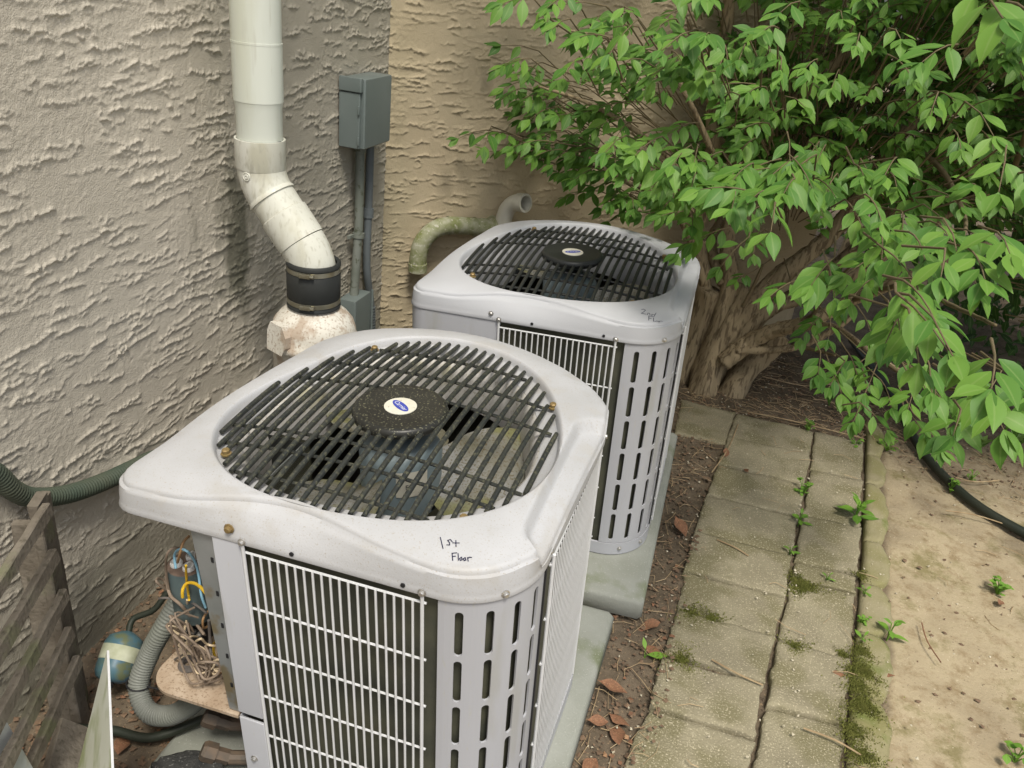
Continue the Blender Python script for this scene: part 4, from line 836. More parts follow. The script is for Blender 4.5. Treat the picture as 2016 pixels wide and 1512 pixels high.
mb = MB(); mb.lathe([(.060, .83), (.066, .824), (.090, .806), (.106, .786), (.113, .765), (.115, .742), (.121, .738), (.122, .722), (.116, .718), (.110, .715), (.109, .30), (.109, -.03)], 56, Matrix.Translation((cx, cy, 0)), caps=False); ra = obj('riser_adapter', mb, M['pvc_grime'], dp, True, 60)
mb = MB(); Mx = Matrix.Translation((cx, cy, 0)) @ Matrix.Rotation(R_(-112), 4, 'Z')
pl_ = [(-.034, .722), (.030, .722), (.040, .745), (.040, .775), (.022, .800), (-.028, .800), (-.038, .775)]
mb.add([Mx @ Vector((.108 - (z - .72) * .12 + d, x, z)) for d in (.022, 0) for x, z in pl_], [tuple(range(7)), tuple(range(13, 6, -1))] + [(k, 7 + k, 7 + (k + 1) % 7, (k + 1) % 7) for k in range(7)])
cv = obj('cleanout_cover', mb, M['pvc_grime'], ra, False, label='angular cleanout cover')

# ------------------------------------------------------------------ grey disconnect box, conduits
def rbox(name, lo, hi, m, parent=None, bev=.004, **kw):
    mb = MB(); c = [(a + b) / 2 for a, b in zip(lo, hi)]; mb.box(c, [b - a for a, b in zip(lo, hi)], bev=bev); return obj(name, mb, m, parent, True, 35, **kw)
eb = thing('electrical_box', 'grey steel disconnect box mounted high in the wall corner', 'electrical box')
rbox('box_body', (-.785, 1.205, 1.085), (-.700, 1.408, 1.312), M['box_grey'], eb)
cvr = rbox('box_cover', (-.788, 1.190, 1.088), (-.712, 1.203, 1.268), M['box_grey'], eb, .002)
rbox('box_hood', (-.788, 1.186, 1.27), (-.706, 1.204, 1.316), M['box_grey'], eb, .003)
for z in (1.215, 1.115):
    rbox('hasp', (-.716, 1.184, z - .014), (-.710, 1.190, z + .014), M['box_grey'], cvr, .001)
rbox('mounting_ear', (-.728, 1.408, 1.09), (-.724, 1.445, 1.115), M['steel'], eb, .001)
lb = thing('junction_box', 'small grey junction box at the foot of the conduit behind the drain riser', 'electrical box')
rbox('box_body', (-.790, 1.205, .26), (-.722, 1.335, .525), M['box_grey'], lb); rbox('box_cover', (-.724, 1.338, .26), (-.716, 1.346, .53), M['box_grey'], lb, .002)
ctg = thing('conduit', 'straight grey conduit running down from the disconnect box', 'conduit', group='grey conduits under the disconnect box')
mb = MB(); mb.tube([(-.762, 1.300, 1.09), (-.762, 1.300, .79), (-.762, 1.272, .52)], .0165, 20); obj('pipe', mb, M['conduit'], ctg, True)
mb = MB(); mb.tube([(-.762, 1.300, 1.088), (-.762, 1.300, 1.055)], .021, 20); obj('fitting', mb, M['conduit'], ctg, True)
mb = MB(); mb.tube([(-.762, 1.299, .76), (-.762, 1.297, .742)], .022, 20); mb.box((-.777, 1.265, .751), (.012, .03, .012)); obj('pipe_strap', mb, M['conduit'], ctg, True)
ct2 = thing('conduit', 'bluish grey conduit bending towards the corner beside the straight one', 'conduit', group='grey conduits under the disconnect box')
P_ = smooth_path([(-.770, 1.395, 1.09), (-.770, 1.392, .85), (-.768, 1.385, .60), (-.765, 1.43, .40), (-.76, 1.452, .1), (-.76, 1.455, -.02)])
mb = MB(); mb.tube(P_, .015, 18); obj('pipe', mb, M['conduit_blue'], ct2, True)
mb = MB(); mb.tube([(-.770, 1.393, .83), (-.770, 1.391, .795)], .02, 18); obj('coupling', mb, M['conduit_blue'], ct2, True)
mb = MB(); 
for k in range(24): z = .42 - k * .012; mb.tube([(-.7645, 1.427 + .0009 * k, z), (-.7645, 1.427 + .0009 * k, z - .006)], .0172, 14)
obj('flexible_sleeve', mb, M['conduit_blue'], ct2, True)
# wall vents on the back wall
def W_(u, off, z): return Vector((-.795 + u * CA + off * SA, 1.575 + u * SA - off * CA, z))
v1 = thing('vent_elbow', 'moss stained vent pipe elbow turned down on the back wall', 'vent pipe')
u0 = .10
P_ = smooth_path([W_(.135, .062, .535), W_(.135, .062, .60), W_(.150, .062, .66), W_(.195, .062, .708), W_(.255, .062, .725), W_(.33, .062, .722), W_(.42, .062, .715), W_(.47, .03, .71), W_(.48, -.02, .71)], 5)
mb = MB(); mb.tube(P_, .036, 24, caps=False); mb.tube([P_[0], P_[1], P_[2]], [.033, .033, .02], 20); obj('elbow', mb, M['elbow_moss'], v1, True)
for a in (0, 20, 27):
    mb = MB(); t = (P_[a + 1] - P_[a]).normalized(); L = .035 if a == 0 else .006
    mb.tube([P_[a], P_[a] + t * L], .0385, 24, caps=False); mb.tube([P_[a] + t * L, P_[a] + t * (L + .002)], [.0385, .035], 24, caps=False); obj('socket_rim', mb, M['elbow_moss'], v1, True)
v2 = thing('vent_elbow', 'clean white vent pipe elbow with its round mouth open towards the yard', 'vent pipe')
P_ = smooth_path([W_(.500, -.02, .58), W_(.500, .03, .59), W_(.500, .05, .63), W_(.503, .052, .72), W_(.512, .062, .785), W_(.530, .095, .825), W_(.552, .150, .840)], 6)
mb = MB(); n = 26; mb.tube(P_, .0345, n, caps=False); mb.tube(P_[-5:], [.0385] * 5, n, caps=False); mb.tube(P_, .030, n, caps=False)
e = (P_[-1] - P_[-2]).normalized(); mb.tube([P_[-1], P_[-1] + e * .0005], [.0385, .030], n, caps=False); obj('elbow', mb, M['elbow'], v2, True, 60)

# ------------------------------------------------------------------ flexible conduits, hose
def flex(path, r, pitch, n=14, sub=40, amp=.12):
    P = smooth_path(path, sub); D_ = [0]
    for a, b in zip(P[:-1], P[1:]): D_.append(D_[-1] + (b - a).length)
    n_st = int(D_[-1] / pitch * 4); Q = []; k = 0; R = []
    for i in range(n_st + 1):
        s = D_[-1] * i / n_st
        while k < len(D_) - 2 and D_[k + 1] < s: k += 1
        t = (s - D_[k]) / max(1e-9, D_[k + 1] - D_[k]); Q.append(P[k].lerp(P[k + 1], t)); R.append(r * (1 + amp * (.5 - abs((i % 4) - 2) / 2)))
    mb = MB(); mb.tube(Q, R, n); return mb
tag(obj('flexible_conduit', flex([(-.765, -.36, .74), (-.765, -.30, .66), (-.765, -.268, .598), (-.765, -.225, .549), (-.765, -.133, .499), (-.765, -.026, .467), (-.765, .077, .447), (-.765, .16, .43), (-.765, .30, .36), (-.755, .38, .2), (-.74, .40, -.02)], .0215, .0085, 16), M['flex_green'], smooth=True, ang=180), 'dark green corrugated conduit sagging along the left wall', 'conduit')
tag(obj('flexible_conduit', flex([(-.43, -.08, .42), (-.448, -.15, .34), (-.470, -.205, .265), (-.497, -.228, .195), (-.508, -.264, .12), (-.466, -.29, .082), (-.408, -.291, .095), (-.356, -.283, .14), (-.31, -.285, .21), (-.29, -.29, .28)], .0225, .0075, 16), M['flex_grey'], smooth=True, ang=180), 'grey ribbed conduit looping in a tight U below the open wiring corner', 'conduit')
mb = MB(); mb.tube(circ((-.509, -.262, .125), (.1, .2, 1), .0262, 20) + circ((-.509, -.262, .125), (.1, .2, 1), .0262, 20)[:1], .002, 6); mb.tube([(-.485, -.262, .125), (-.43, -.25, .12), (-.40, -.24, .11)], .002, 6)
tag(obj('cable_tie', mb, M['black'], smooth=True), 'black cable tie wrapped round the U-shaped grey conduit', 'cable tie')
mb = MB(); mb.tube(smooth_path([(-.66, -.36, .02), (-.60, -.345, .02), (-.537, -.325, .022), (-.444, -.309, .025), (-.35, -.231, .05), (-.28, -.2, .07)]), .011, 10); tag(obj('line_set', mb, M['hose'], smooth=True), 'thin black insulated line on the ground under the open condenser corner', 'refrigerant line')
mb = MB(); mb.tube(smooth_path([(1.30, 3.3, .02), (1.40, 2.85, .03), (1.461, 2.576, .03), (1.495, 2.349, .018), (1.542, 2.107, .013), (1.616, 1.907, .012), (1.705, 1.758, .012), (1.838, 1.646, .012), (2.05, 1.52, .012), (2.5, 1.35, .012)]), .019, 16)
tag(obj('garden_hose', mb, M['hose'], smooth=True), 'thick black hose curving across the sandy dirt from under the shrub', 'hose')
dr = thing('filter_drier', 'blue and green filter drier canister with a pale label band on the ground', 'filter drier')
a_, b_ = Vector((-.614, -.242, .062)), Vector((-.634, -.150, .125)); ax = (b_ - a_).normalized(); Lc = (b_ - a_).length
Mx = Matrix.Translation(a_) @ ax.to_track_quat('Z', 'Y').to_matrix().to_4x4()
mb = MB(); mb.lathe([(.0, 0), (.024, .001), (.038, .008), (.045, .022), (.046, .032), (.046, Lc - .025), (.040, Lc - .008), (.022, Lc + .003), (.010, Lc + .008)], 36, Mx, caps=False); obj('canister', mb, M['drier'], dr, True)
mb = MB(); mb.lathe([(.0464, Lc * .42), (.0468, Lc * .43), (.0468, Lc * .72), (.0464, Lc * .73)], 36, Mx, caps=False); obj('label_band', mb, M['paper'], dr, True)
mb = MB(); mb.tube(smooth_path([b_ + ax * .005, b_ + ax * .04, (-.60, -.09, .17), (-.575, -.05, .215), (-.52, .0, .24)]), .008, 10); obj('tube', mb, M['hose'], dr, True)
mb = MB(); mb.tube([a_ - ax * .012, a_ + ax * .004], .009, 10); obj('outlet_stub', mb, M['black'], dr, True)

# ------------------------------------------------------------------ broken wooden panel, removed sheet
tr = thing('wooden_panel', 'weathered wooden slat panel leaning against the left wall', 'wooden panel')
d_ = Vector((.424, -.906, 0)); nrm_ = Vector((.906, .424, 0))
def plank(name, p, ux, L, w, t, up=Vector((0, 0, 1)), parent=tr, seed=0, tilt=0.0):
    """a weathered board starting at p, running along ux; uneven outline and split end"""
    ux = Vector(ux).normalized(); w_ = ux.cross(up).normalized(); uz = w_.cross(ux).normalized()
    uz, w_ = uz * math.cos(tilt) + w_ * math.sin(tilt), w_ * math.cos(tilt) - uz * math.sin(tilt)
    r = random.Random(seed); N_ = 12; rings = []
    for i in range(N_ + 1):
        s = L * i / N_ + (r.uniform(-.006, .006) if i in (0, N_) else 0); a = w / 2 + r.uniform(-.0015, .0015); b = t / 2 + r.uniform(-.0008, .0008); c = Vector(p) + ux * s + uz * r.uniform(-.001, .001); e = .0025
        rings.append([c + uz * y + w_ * x for y, x in ((-a + e, -b), (a - e, -b), (a, -b + e), (a, b - e), (a - e, b), (-a + e, b), (-a, b - e), (-a, -b + e))])
    mb = MB(); mb.strip(rings); mb.add(rings[0], [tuple(range(7, -1, -1))]); mb.add(rings[-1], [tuple(range(8))])
    return obj(name, mb, M['wood'], parent, True, 30)
UP = Vector((0, 0, 1))
plank('post', (-.640, -.318, -.02), UP, .665, .052, .022, up=d_, seed=1)
plank('post', (-.688, -.262, -.02), UP, .62, .030, .018, up=d_, seed=2)
plank('post', (-.662, -.342, -.02), UP, .62, .045, .02, up=nrm_, seed=3)
for i, (z, ex, tl) in enumerate(((.635, .0, .2), (.525, .01, .3), (.41, .0, .25), (.308, .01, .3), (.21, .0, .28))):
    plank('slat', Vector((-.628, -.338, z)) + d_ * (-.005 + ex) + nrm_ * .022, d_ + UP * .01, .62, .030, .016, seed=10 + i, tilt=tl * .6)
plank('slat', Vector((-.60, -.37, .045)), (.5, -.80, .05), .42, .085, .03, seed=21, tilt=.9)
pn = thing('access_panel', 'removed pale access panel standing on edge with greenish stains', 'panel')
T_ = Vector((-.389, -.445, .45)); ea = Vector((.185, -.20, .0)).normalized(); eb_ = Vector((-.08, -.05, -.32)); eb_ = (eb_ - ea * eb_.dot(ea)).normalized(); nn = ea.cross(eb_)
mb = MB(); q = [T_, T_ + ea * .42, T_ + ea * .42 + eb_ * .46, T_ + eb_ * .46]; mb.add(q + [p + nn * .0016 for p in q], [(0, 1, 2, 3), (7, 6, 5, 4), (0, 4, 5, 1), (1, 5, 6, 2), (2, 6, 7, 3), (3, 7, 4, 0)]); obj('sheet', mb, M['sheet'], pn)
mb = MB(); q = [T_, T_ + ea * .42, T_ + ea * .42 + nn * .004, T_ + nn * .004]; mb.add(q + [p - eb_ * .0018 for p in q], [(0, 1, 2, 3), (7, 6, 5, 4), (0, 4, 5, 1), (1, 5, 6, 2), (2, 6, 7, 3), (3, 7, 4, 0)]); obj('folded_edge', mb, M['wire_white'], pn)
fl = thing('metal_flashing', 'bare grey metal strip lying across the wooden slats', 'metal strip')
mb = MB(); f0, f1 = Vector((-.556, -.594, .40)), Vector((-.43, -.62, .19)); fd = (f1 - f0).normalized(); fw = fd.cross(Vector((.3, .2, 1))).normalized(); fn = fd.cross(fw)
q = [f0 - fw * .03, f1 - fw * .03, f1 + fw * .022, f0 + fw * .022]; mb.add(q + [p + fn * .002 for p in q], [(0, 1, 2, 3), (7, 6, 5, 4), (0, 4, 5, 1), (1, 5, 6, 2), (2, 6, 7, 3), (3, 7, 4, 0)]); obj('strip', mb, M['steel'], fl)
mb = MB(); q = [f0 + fw * .022, f1 + fw * .022, f1 + fw * .022 + fn * .014, f0 + fw * .022 + fn * .014]; mb.add(q + [p - fw * .002 for p in q], [(0, 1, 2, 3), (7, 6, 5, 4), (0, 4, 5, 1), (1, 5, 6, 2), (2, 6, 7, 3), (3, 7, 4, 0)]); obj('folded_edge', mb, M['steel'], fl)

rb = np.random.default_rng(2); mb = MB(); n = 26; rings = []
for i in range(9):
    t = i / 8; rr_ = .062 * (1 - (2 * t - 1) ** 4) ** .5 + .002; rings.append([(-.285 + rr_ * 1.3 * math.cos(2 * math.pi * k / n) * (1 + rb.normal(0, .05)), -.385 + rr_ * math.sin(2 * math.pi * k / n) * (1 + rb.normal(0, .05)), .03 + .05 * t + rb.normal(0, .002)) for k in range(n)])
mb.strip(rings); mb.add(rings[-1], [tuple(range(n))]); tag(obj('rubble_block', mb, mat('tar_rubble', (.035, .036, .036), (.06, .06, .058), 30, .95, speck=(.20, .20, .19), sscale=150, sthr=.6, sw=.1, bump=.8, bscale=200), None, True, 50), 'dark porous lump of rubble on the pad below the open wiring corner', 'rubble')
# ------------------------------------------------------------------ leaves
def leaf_arrays(width=.43, fold=.16, droop=.14, wav=0.0):
    ts = [0, .1, .24, .4, .56, .72, .87, 1]; ws = [.012, .085, .17, .215, .205, .145, .06, .0]
    V = []; F = []
    for i, (t, w) in enumerate(zip(ts, ws)):
        w = w * width / .43; z = -droop * t * t
        V += [(-w, t + .02 * w, z + fold * w + wav * math.sin(t * 9)), (0, t, z), (w, t + .02 * w, z + fold * w - wav * math.sin(t * 8))]
    for i in range(len(ts) - 1):
        a = 3 * i; b = a + 3
        if i == len(ts) - 2: F += [(a, a + 1, b + 1), (a + 1, a + 2, b + 1)]
        else: F += [(a, a + 1, b + 1), (a, b + 1, b), (a + 1, a + 2, b + 2), (a + 1, b + 2, b + 1)]
    used = sorted({i for f in F for i in f}); mp = {o: k for k, o in enumerate(used)}
    return np.array([V[i] for i in used]), np.array([[mp[i] for i in f] for f in F])
MID = np.array([0., 1, 0] * 7 + [1.])
LV = [leaf_arrays(.43, .16, .14), leaf_arrays(.47, .3, .22, .012), leaf_arrays(.40, .05, .08, -.012), leaf_arrays(.5, .22, .3, .01)]
def leaf_mesh(name, k, m):
    V, F = LV[k]; return np_mesh(name, V, F, m, True, {'mid': MID})
def basis(p, d, n, s):
    """matrix placing a unit leaf: base at p, tip along d, upper face towards n, length s"""
    d = np.asarray(d, float); d = d / np.linalg.norm(d); x = np.cross(d, n); x = x / (np.linalg.norm(x) + 1e-9); z = np.cross(x, d)
    m = np.eye(4); m[:3, 0] = x * s; m[:3, 1] = d * s; m[:3, 2] = z * s; m[:3, 3] = p; return m
def unit(v): v = np.asarray(v, float); return v / (np.linalg.norm(v) + 1e-9)
sh = thing('shrub', 'large leafy green shrub with several thick brown stems overhanging the path', 'shrub')
wn_ = np.array((SA, -CA, 0)); wd0 = wn_ @ np.array((-.795, 1.575, 0))
def wall_gap(p): return float(wn_ @ p - wd0)
# stems
mbt = MB()
base = [Vector((.57, 2.40, -.04)), Vector((.60, 2.42, .12)), Vector((.625, 2.43, .22)), Vector((.64, 2.44, .32))]
def rough_tube(path, rad, n, seed, amp):
    """a branch whose girth swells and ripples like bark"""
    mb = MB(); mb.tube(path, rad, n); V = np.array(mb.v); k = len(path)
    i = np.repeat(np.arange(k), n); j = np.tile(np.arange(n), k); C_ = np.array([tuple(p) for p in path])[i]; a = j * 2 * math.pi / n
    s = 1 + amp * (.6 * vnoise(np.cos(a) * 1.6 + seed, np.sin(a) * 1.6 + i * .22, seed) + .5 * vnoise(np.cos(a) * 4 + seed, np.sin(a) * 4 + i * .12, seed + 3) + .3 * vnoise(np.cos(a) * 9, np.sin(a) * 9 + i * .3, seed + 7))
    mb.v = [tuple(q) for q in C_ + (V - C_) * s[:, None]]; return mb
TP = smooth_path(base, 8); TRD = [.105 - .045 * (i / (len(TP) - 1)) ** .6 for i in range(len(TP))]
trunk = obj('trunk', rough_tube(TP, TRD, 30, 3, .30), M['bark'], sh, True, 180)
for k, pts in enumerate(([(.44, 2.36, -.06), (.46, 2.36, .08), (.48, 2.38, .24), (.50, 2.36, .46)], [(.70, 2.33, -.06), (.73, 2.35, .06), (.79, 2.37, .18), (.87, 2.40, .30)], [(.57, 2.28, -.05), (.575, 2.31, .10), (.60, 2.34, .28), (.66, 2.38, .50)])):
    P = smooth_path(pts, 8); obj('root_flare', rough_tube(P, [.072 - .026 * i / (len(P) - 1) for i in range(len(P))], 18, 11 + k, .26), M['bark'], trunk, True, 180)
for pts, ra_, rb_ in LIMBS:
    P = smooth_path(pts, 9); n = len(P); R = []
    r = random.Random(int(ra_ * 1e4) + n)
    for i in range(n):
        if 0 < i < n - 1: P[i] = P[i] + Vector((r.uniform(-1, 1), r.uniform(-1, 1), r.uniform(-1, 1))) * ra_ * .07
        R.append((.78 if ra_ > .03 else 1) * (ra_ + (rb_ - ra_) * i / (n - 1)) * (1 + r.uniform(-.07, .07)))
    obj('branch', rough_tube(P, R, 18 if ra_ > .03 else 8, n, .16 if ra_ > .03 else .05), M['bark'] if ra_ > .012 else M['twig'], sh, True, 180)
# leaf sprays
leaves = []; twigs = MB(); r = np.random.default_rng(5)
cen = np.array((.75, 2.5, .55))
def add_spray(tip, deep, n=None):
    tip = np.array(tip); out = tip - cen; out[2] *= .35; out = unit(out) + r.normal(0, .35, 3) * np.array((1, 1, .4)); out[2] -= .12
    tocam = np.array(CAMP) - tip; tocam = unit(tocam)
    d = unit(out + .25 * tocam * (0 if deep else 1)); L = r.uniform(.09, .17); n = n or r.integers(2, 5)
    if wall_gap(tip) < .22: d = unit(d - wn_ * min(0, d @ wn_))
    base = tip - d * L * .75 + np.array((0, 0, -.02)); s0 = r.uniform(.050, .067)
    up = unit(np.array((0, 0, 1)) + .55 * tocam + r.normal(0, .12, 3)); side = unit(np.cross(d, up))
    prev = base; P = []
    for k in range(n + 1):
        t = k / n; p = base + d * L * t + np.array((0, 0, -.05 * t * t * L / .2)); P.append(Vector(p))
        if k == 0: continue
        for sg in (-1, 1):
            spread_ = .95 - .35 * t; s = s0 * (.72 + .36 * math.sin(math.pi * (.25 + .6 * t))) * r.uniform(.8, 1.15)
            ld = unit(side * sg * spread_ + d * (.45 + .5 * t) + np.array((0, 0, -.62)) + r.normal(0, .2, 3)); ln = unit(up + side * sg * .25 + r.normal(0, .22, 3))
            q = p + ld * .006
            if wall_gap(q + ld * s) > .012 and q[2] > .05: leaves.append((basis(q, ld, ln, s), int(r.integers(4)), r.random()))
    s = s0 * r.uniform(.85, 1.1); leaves.append((basis(P[-1], unit(d + np.array((0, 0, -.45)) + r.normal(0, .15, 3)), up, s), int(r.integers(4)), r.random()))
    back = base + unit(cen + np.array((0, 0, .15)) - base) * r.uniform(.10, .22) + r.normal(0, .02, 3)
    twigs.tube([Vector(back)] + P, [.0028] + [.0022 - .0012 * k / n for k in range(n + 1)], 5, caps=False)
RWm = np.array((RT, UPV, FW))
for x, y, z, deep in SPRAYS:
    add_spray((x, y, z), deep)
    qq = RWm @ (np.array((x, y, z)) - np.array(CAMP)); qx, qy = 1008 + 1603 * qq[0] / qq[2], 756 - 1603 * qq[1] / qq[2]
    for rep in range(4 if (not deep and qx < 1330) else 0 if qx > 1620 and qy < 340 else 3 if (not deep and qy < 400 and qx < 1750) else (1 if not deep and (qy < 400 or qx > 1730) else 0)):
        ray = unit(np.array((x, y, z)) - np.array(CAMP)); q = np.array((x, y, z)) + ray * r.uniform(.10, .30) + r.normal(0, .05, 3)
        if wall_gap(q) > .06 and q[2] > .15 and not (qx < 1040 and rep): add_spray(q, 1)
front = list(leaves)
# the body of the crown behind and above what the photograph frames
k = 0
while k < 1900:
    p = np.array((r.uniform(.0, 3.2), r.uniform(1.5, 4.0), r.uniform(.55, 3.0)))
    e = ((p[0] - 1.5) / 1.55) ** 2 + ((p[1] - 2.8) / 1.25) ** 2 + ((p[2] - 1.65) / 1.3) ** 2
    if e > 1 or wall_gap(p) < .1: continue
    q = np.array((p - np.array(CAMP)) @ np.array((RT, UPV, FW)).T); px, py = 512 + 814 * q[0] / q[2], 384 - 814 * q[1] / q[2]
    if q[2] < .5: continue
    if 0 < py < 768 and px < 1060 and (px < 655 or py > 150 + (px - 655) * .12 or p[1] < 2.2): continue
    if -120 < py <= 0 and px < 640: continue
    add_spray(p, 1, 5); k += 1
# inner, shaded twigs that fill the depth of the crown
k = 0
while k < 520:
    p = np.array((r.uniform(.3, 2.9), r.uniform(2.1, 3.6), r.uniform(.75, 2.1)))
    q = np.array((p - np.array(CAMP)) @ np.array((RT, UPV, FW)).T); px, py = 512 + 814 * q[0] / q[2], 384 - 814 * q[1] / q[2]
    if wall_gap(p) < .05 or not (640 < px < 1040 and -20 < py < 150 + .18 * (px - 640)): continue
    add_spray(p, 1, 5); k += 1
# the part of the crown that spreads above the picture and shades the corner
k = 0
while k < 620:
    p = np.array((r.uniform(-.45, 2.9), r.uniform(.7, 3.2), r.uniform(1.6, 3.1)))
    if wall_gap(p) < .1 or p[1] < (1.1 if p[0] < .6 else 1.3 if p[0] < 1.1 else .75): continue
    q = np.array((p - np.array(CAMP)) @ np.array((RT, UPV, FW)).T); py = 384 - 814 * q[1] / q[2]
    if q[2] < .4 or py > -75: continue
    add_spray(p, 1, 5); k += 1
# the leaves that show largest stay single parts, the rest is one mass
def world_tris(ls):
    Vs, Fs, own, tint = [], [], [], []; o = 0
    for i, (m, kk, t) in enumerate(ls):
        V, F = LV[kk]; Vs.append(V @ m[:3, :3].T + m[:3, 3]); Fs.append(F + o); o += len(V); own += [i] * len(F); tint += [t] * len(V)
    return np.vstack(Vs), np.vstack(Fs), np.array(own), np.array(tint)
Va, Fa, own, _ = world_tris(leaves)
bvh = BVHTree.FromPolygons(Va.tolist(), Fa.tolist())
RW = np.array((RT, UPV, FW)); score = []
for i, (m, kk, t) in enumerate(leaves):
    vis = 0; c0 = None
    for fr, sx in ((.3, 0), (.6, 0), (.45, .12), (.45, -.12), (.8, 0)):
        p = m[:3, :3] @ np.array((sx, fr, -.14 * fr * fr)) + m[:3, 3]; q = RW @ (p - np.array(CAMP))
        if q[2] < .1: continue
        px, py = 512 + 814 * q[0] / q[2], 384 - 814 * q[1] / q[2]
        if not (0 < px < 1024 and 0 < py < 768): continue
        dv = Vector(p) - CAMP; hit = bvh.ray_cast(CAMP, dv.normalized(), dv.length + .02)
        if hit[0] is not None and own[hit[2]] == i: vis += 1
    size = np.linalg.norm(m[:3, 1]) / max(.2, np.linalg.norm(m[:3, 3] - np.array(CAMP)))
    facing = abs(unit(m[:3, 2]) @ unit(m[:3, 3] - np.array(CAMP)))
    score.append(vis * size * size * (facing + .1))
order = np.argsort(-np.array(score)); single = set(int(i) for i in order[:300] if score[i] > 0)
LM = [leaf_mesh('leaf', k, M['leaf']) for k in range(4)]
for i in sorted(single):
    m, kk, t = leaves[i]; o = bpy.data.objects.new('leaf', LM[kk]); COL.objects.link(o); o.parent = sh; o.matrix_world = Matrix(m.tolist())
rest = [l for i, l in enumerate(leaves) if i not in single]
V_, F_, _, T__ = world_tris(rest)
o = obj('foliage', np_mesh('foliage', V_, F_, M['foliage'], True, {'tint': T__, 'mid': np.tile(MID, len(rest))}), parent=sh); o['kind'] = 'stuff'
o = obj('twigs', twigs, M['twig'], sh, True, 180); o['kind'] = 'stuff'

# a second dense shrub farther back that closes the view through the first one
b2 = thing('background_shrub', 'dense bushes beyond the big shrub, shade put into their leaf colour, seen through its gaps', 'bushes')
ls = []
for k in range(9500):
    p = np.array((r.uniform(.3, 7.5), r.uniform(4.2, 5.6), 2.9 * r.random() ** .8)); ls.append((basis(p, unit(r.normal(0, 1, 3) + np.array((0, -.6, -.6))), unit(np.array((0, -.5, 1)) + r.normal(0, .5, 3)), r.uniform(.07, .13)), int(r.integers(4)), r.random()))
for k in range(3000):
    p = np.array((r.uniform(1.7, 5.0), r.uniform(3.4, 4.3), 1.3 * r.random())); ls.append((basis(p, unit(r.normal(0, 1, 3) + np.array((0, -.6, -.6))), unit(np.array((0, -.5, 1)) + r.normal(0, .5, 3)), r.uniform(.06, .11)), int(r.integers(4)), r.random()))
V_, F_, _, T__ = world_tris(ls); o = obj('foliage', np_mesh('foliage', V_, F_, M['hedge_shade'], True, {'tint': T__, 'mid': np.tile(MID, len(ls))}), parent=b2); o['kind'] = 'stuff'
mb = MB()
for k in range(9): x = .6 + k * .7; mb.tube(smooth_path([(x, 5.0, -.05), (x + r.uniform(-.2, .2), 5.0, .8), (x + r.uniform(-.4, .4), 5.0, 1.8)]), .03, 8)
obj('stems', mb, M['bark'], b2, True, 180)['kind'] = 'stuff'

# ------------------------------------------------------------------ weeds
WM = [leaf_mesh('leaf', k, M['weed']) for k in range(4)]; WM2 = [leaf_mesh('leaf', k, M['pale_leaf']) for k in range(4)]
def round_leaf(m):
    V, F = LV[0]; V = V.copy(); V[:, 0] *= 1.75; return np_mesh('leaf', V, F, m, True, {'mid': MID})
RL = round_leaf(M['weed'])
def weed(x, y, label, n, s, kind='broad', h=.05, z0=-.004, seed=0):
    rr = np.random.default_rng(seed + 100); t = thing('weed', label, 'weed', Matrix.Translation((x, y, z0)), 'weeds in the paving and dirt')
    mb = MB()
    for k in range(n):
        a = k * 2.4 + rr.uniform(-.3, .3); f = k / max(1, n - 1)
        if kind == 'broad': p = np.array((.006 * math.cos(a), .006 * math.sin(a), .012 + h * f)); d = unit((math.cos(a), math.sin(a), .12 + .9 * f * f)); sz = s * (1.05 - .5 * f)
        elif kind == 'round': rad = s * 1.4 * math.sqrt(rr.random()); p = np.array((rad * math.cos(a), rad * math.sin(a), .01 + h * rr.random())); b = rr.uniform(0, 6.28); d = unit((math.cos(b), math.sin(b), rr.uniform(-.2, .2))); sz = s * rr.uniform(.6, 1.1)
        else: p = np.array((rr.normal(0, .004), rr.normal(0, .004), .005)); d = unit((math.cos(a) * .5, math.sin(a) * .5, 1)); sz = s * rr.uniform(.7, 1.2)
        m = basis(p, d, unit(np.array((-d[0] * d[2], -d[1] * d[2], 1.05 - d[2])) + rr.normal(0, .1, 3)), sz)
        me = RL if kind == 'round' else (WM if kind == 'broad' else WM2)[int(rr.integers(4))]
        o = bpy.data.objects.new('leaf', me); COL.objects.link(o); o.parent = t; o.matrix_local = Matrix(m.tolist())
        mb.tube([(0, 0, -.01), (p[0] * .5, p[1] * .5, p[2] * .6), tuple(p)], .0014, 5)
    obj('stem', mb, M['weed'], t, True)
weed(1.225, 1.46, 'bright broad-leaved rosette growing at the edge of the slabs, largest weed', 11, .082, 'broad', .07, seed=1)
weed(1.034, 1.55, 'low creeping weed with small round leaves in the middle joint, the farther one', 16, .024, 'round', .05, seed=2)
weed(1.020, 1.33, 'ivy-like sprig with pointed leaves lying in the middle joint', 7, .044, 'broad', .03, seed=3)
weed(.991, 1.127, 'tiny three-leaved seedling in the middle joint', 5, .030, 'broad', .02, seed=4)
weed(1.287, .831, 'upright pale green seedling with four leaves against the scalloped edging', 6, .052, 'broad', .06, seed=5)
weed(1.675, 1.232, 'clump of small round leaves alone in the sandy dirt', 26, .022, 'round', .04, seed=6)
weed(1.057, 2.103, 'small round-leaved sprig at the far end of the slabs', 14, .020, 'round', .05, seed=7)
weed(1.261, 2.066, 'little weed on the far corner of the second slab column', 9, .020, 'round', .03, seed=8)
weed(1.395, 2.10, 'green patch of clover at the far end of the scalloped edging', 18, .024, 'round', .05, seed=9)
weed(1.619, 1.861, 'thin creeping weed touching the black hose', 14, .018, 'round', .05, seed=10)
weed(1.812, 2.329, 'weed with narrow upright leaves behind the black hose', 9, .075, 'grass', .05, seed=11)
weed(1.965, 2.409, 'dandelion-like tuft of narrow leaves farthest behind the hose', 10, .085, 'grass', .05, seed=12)
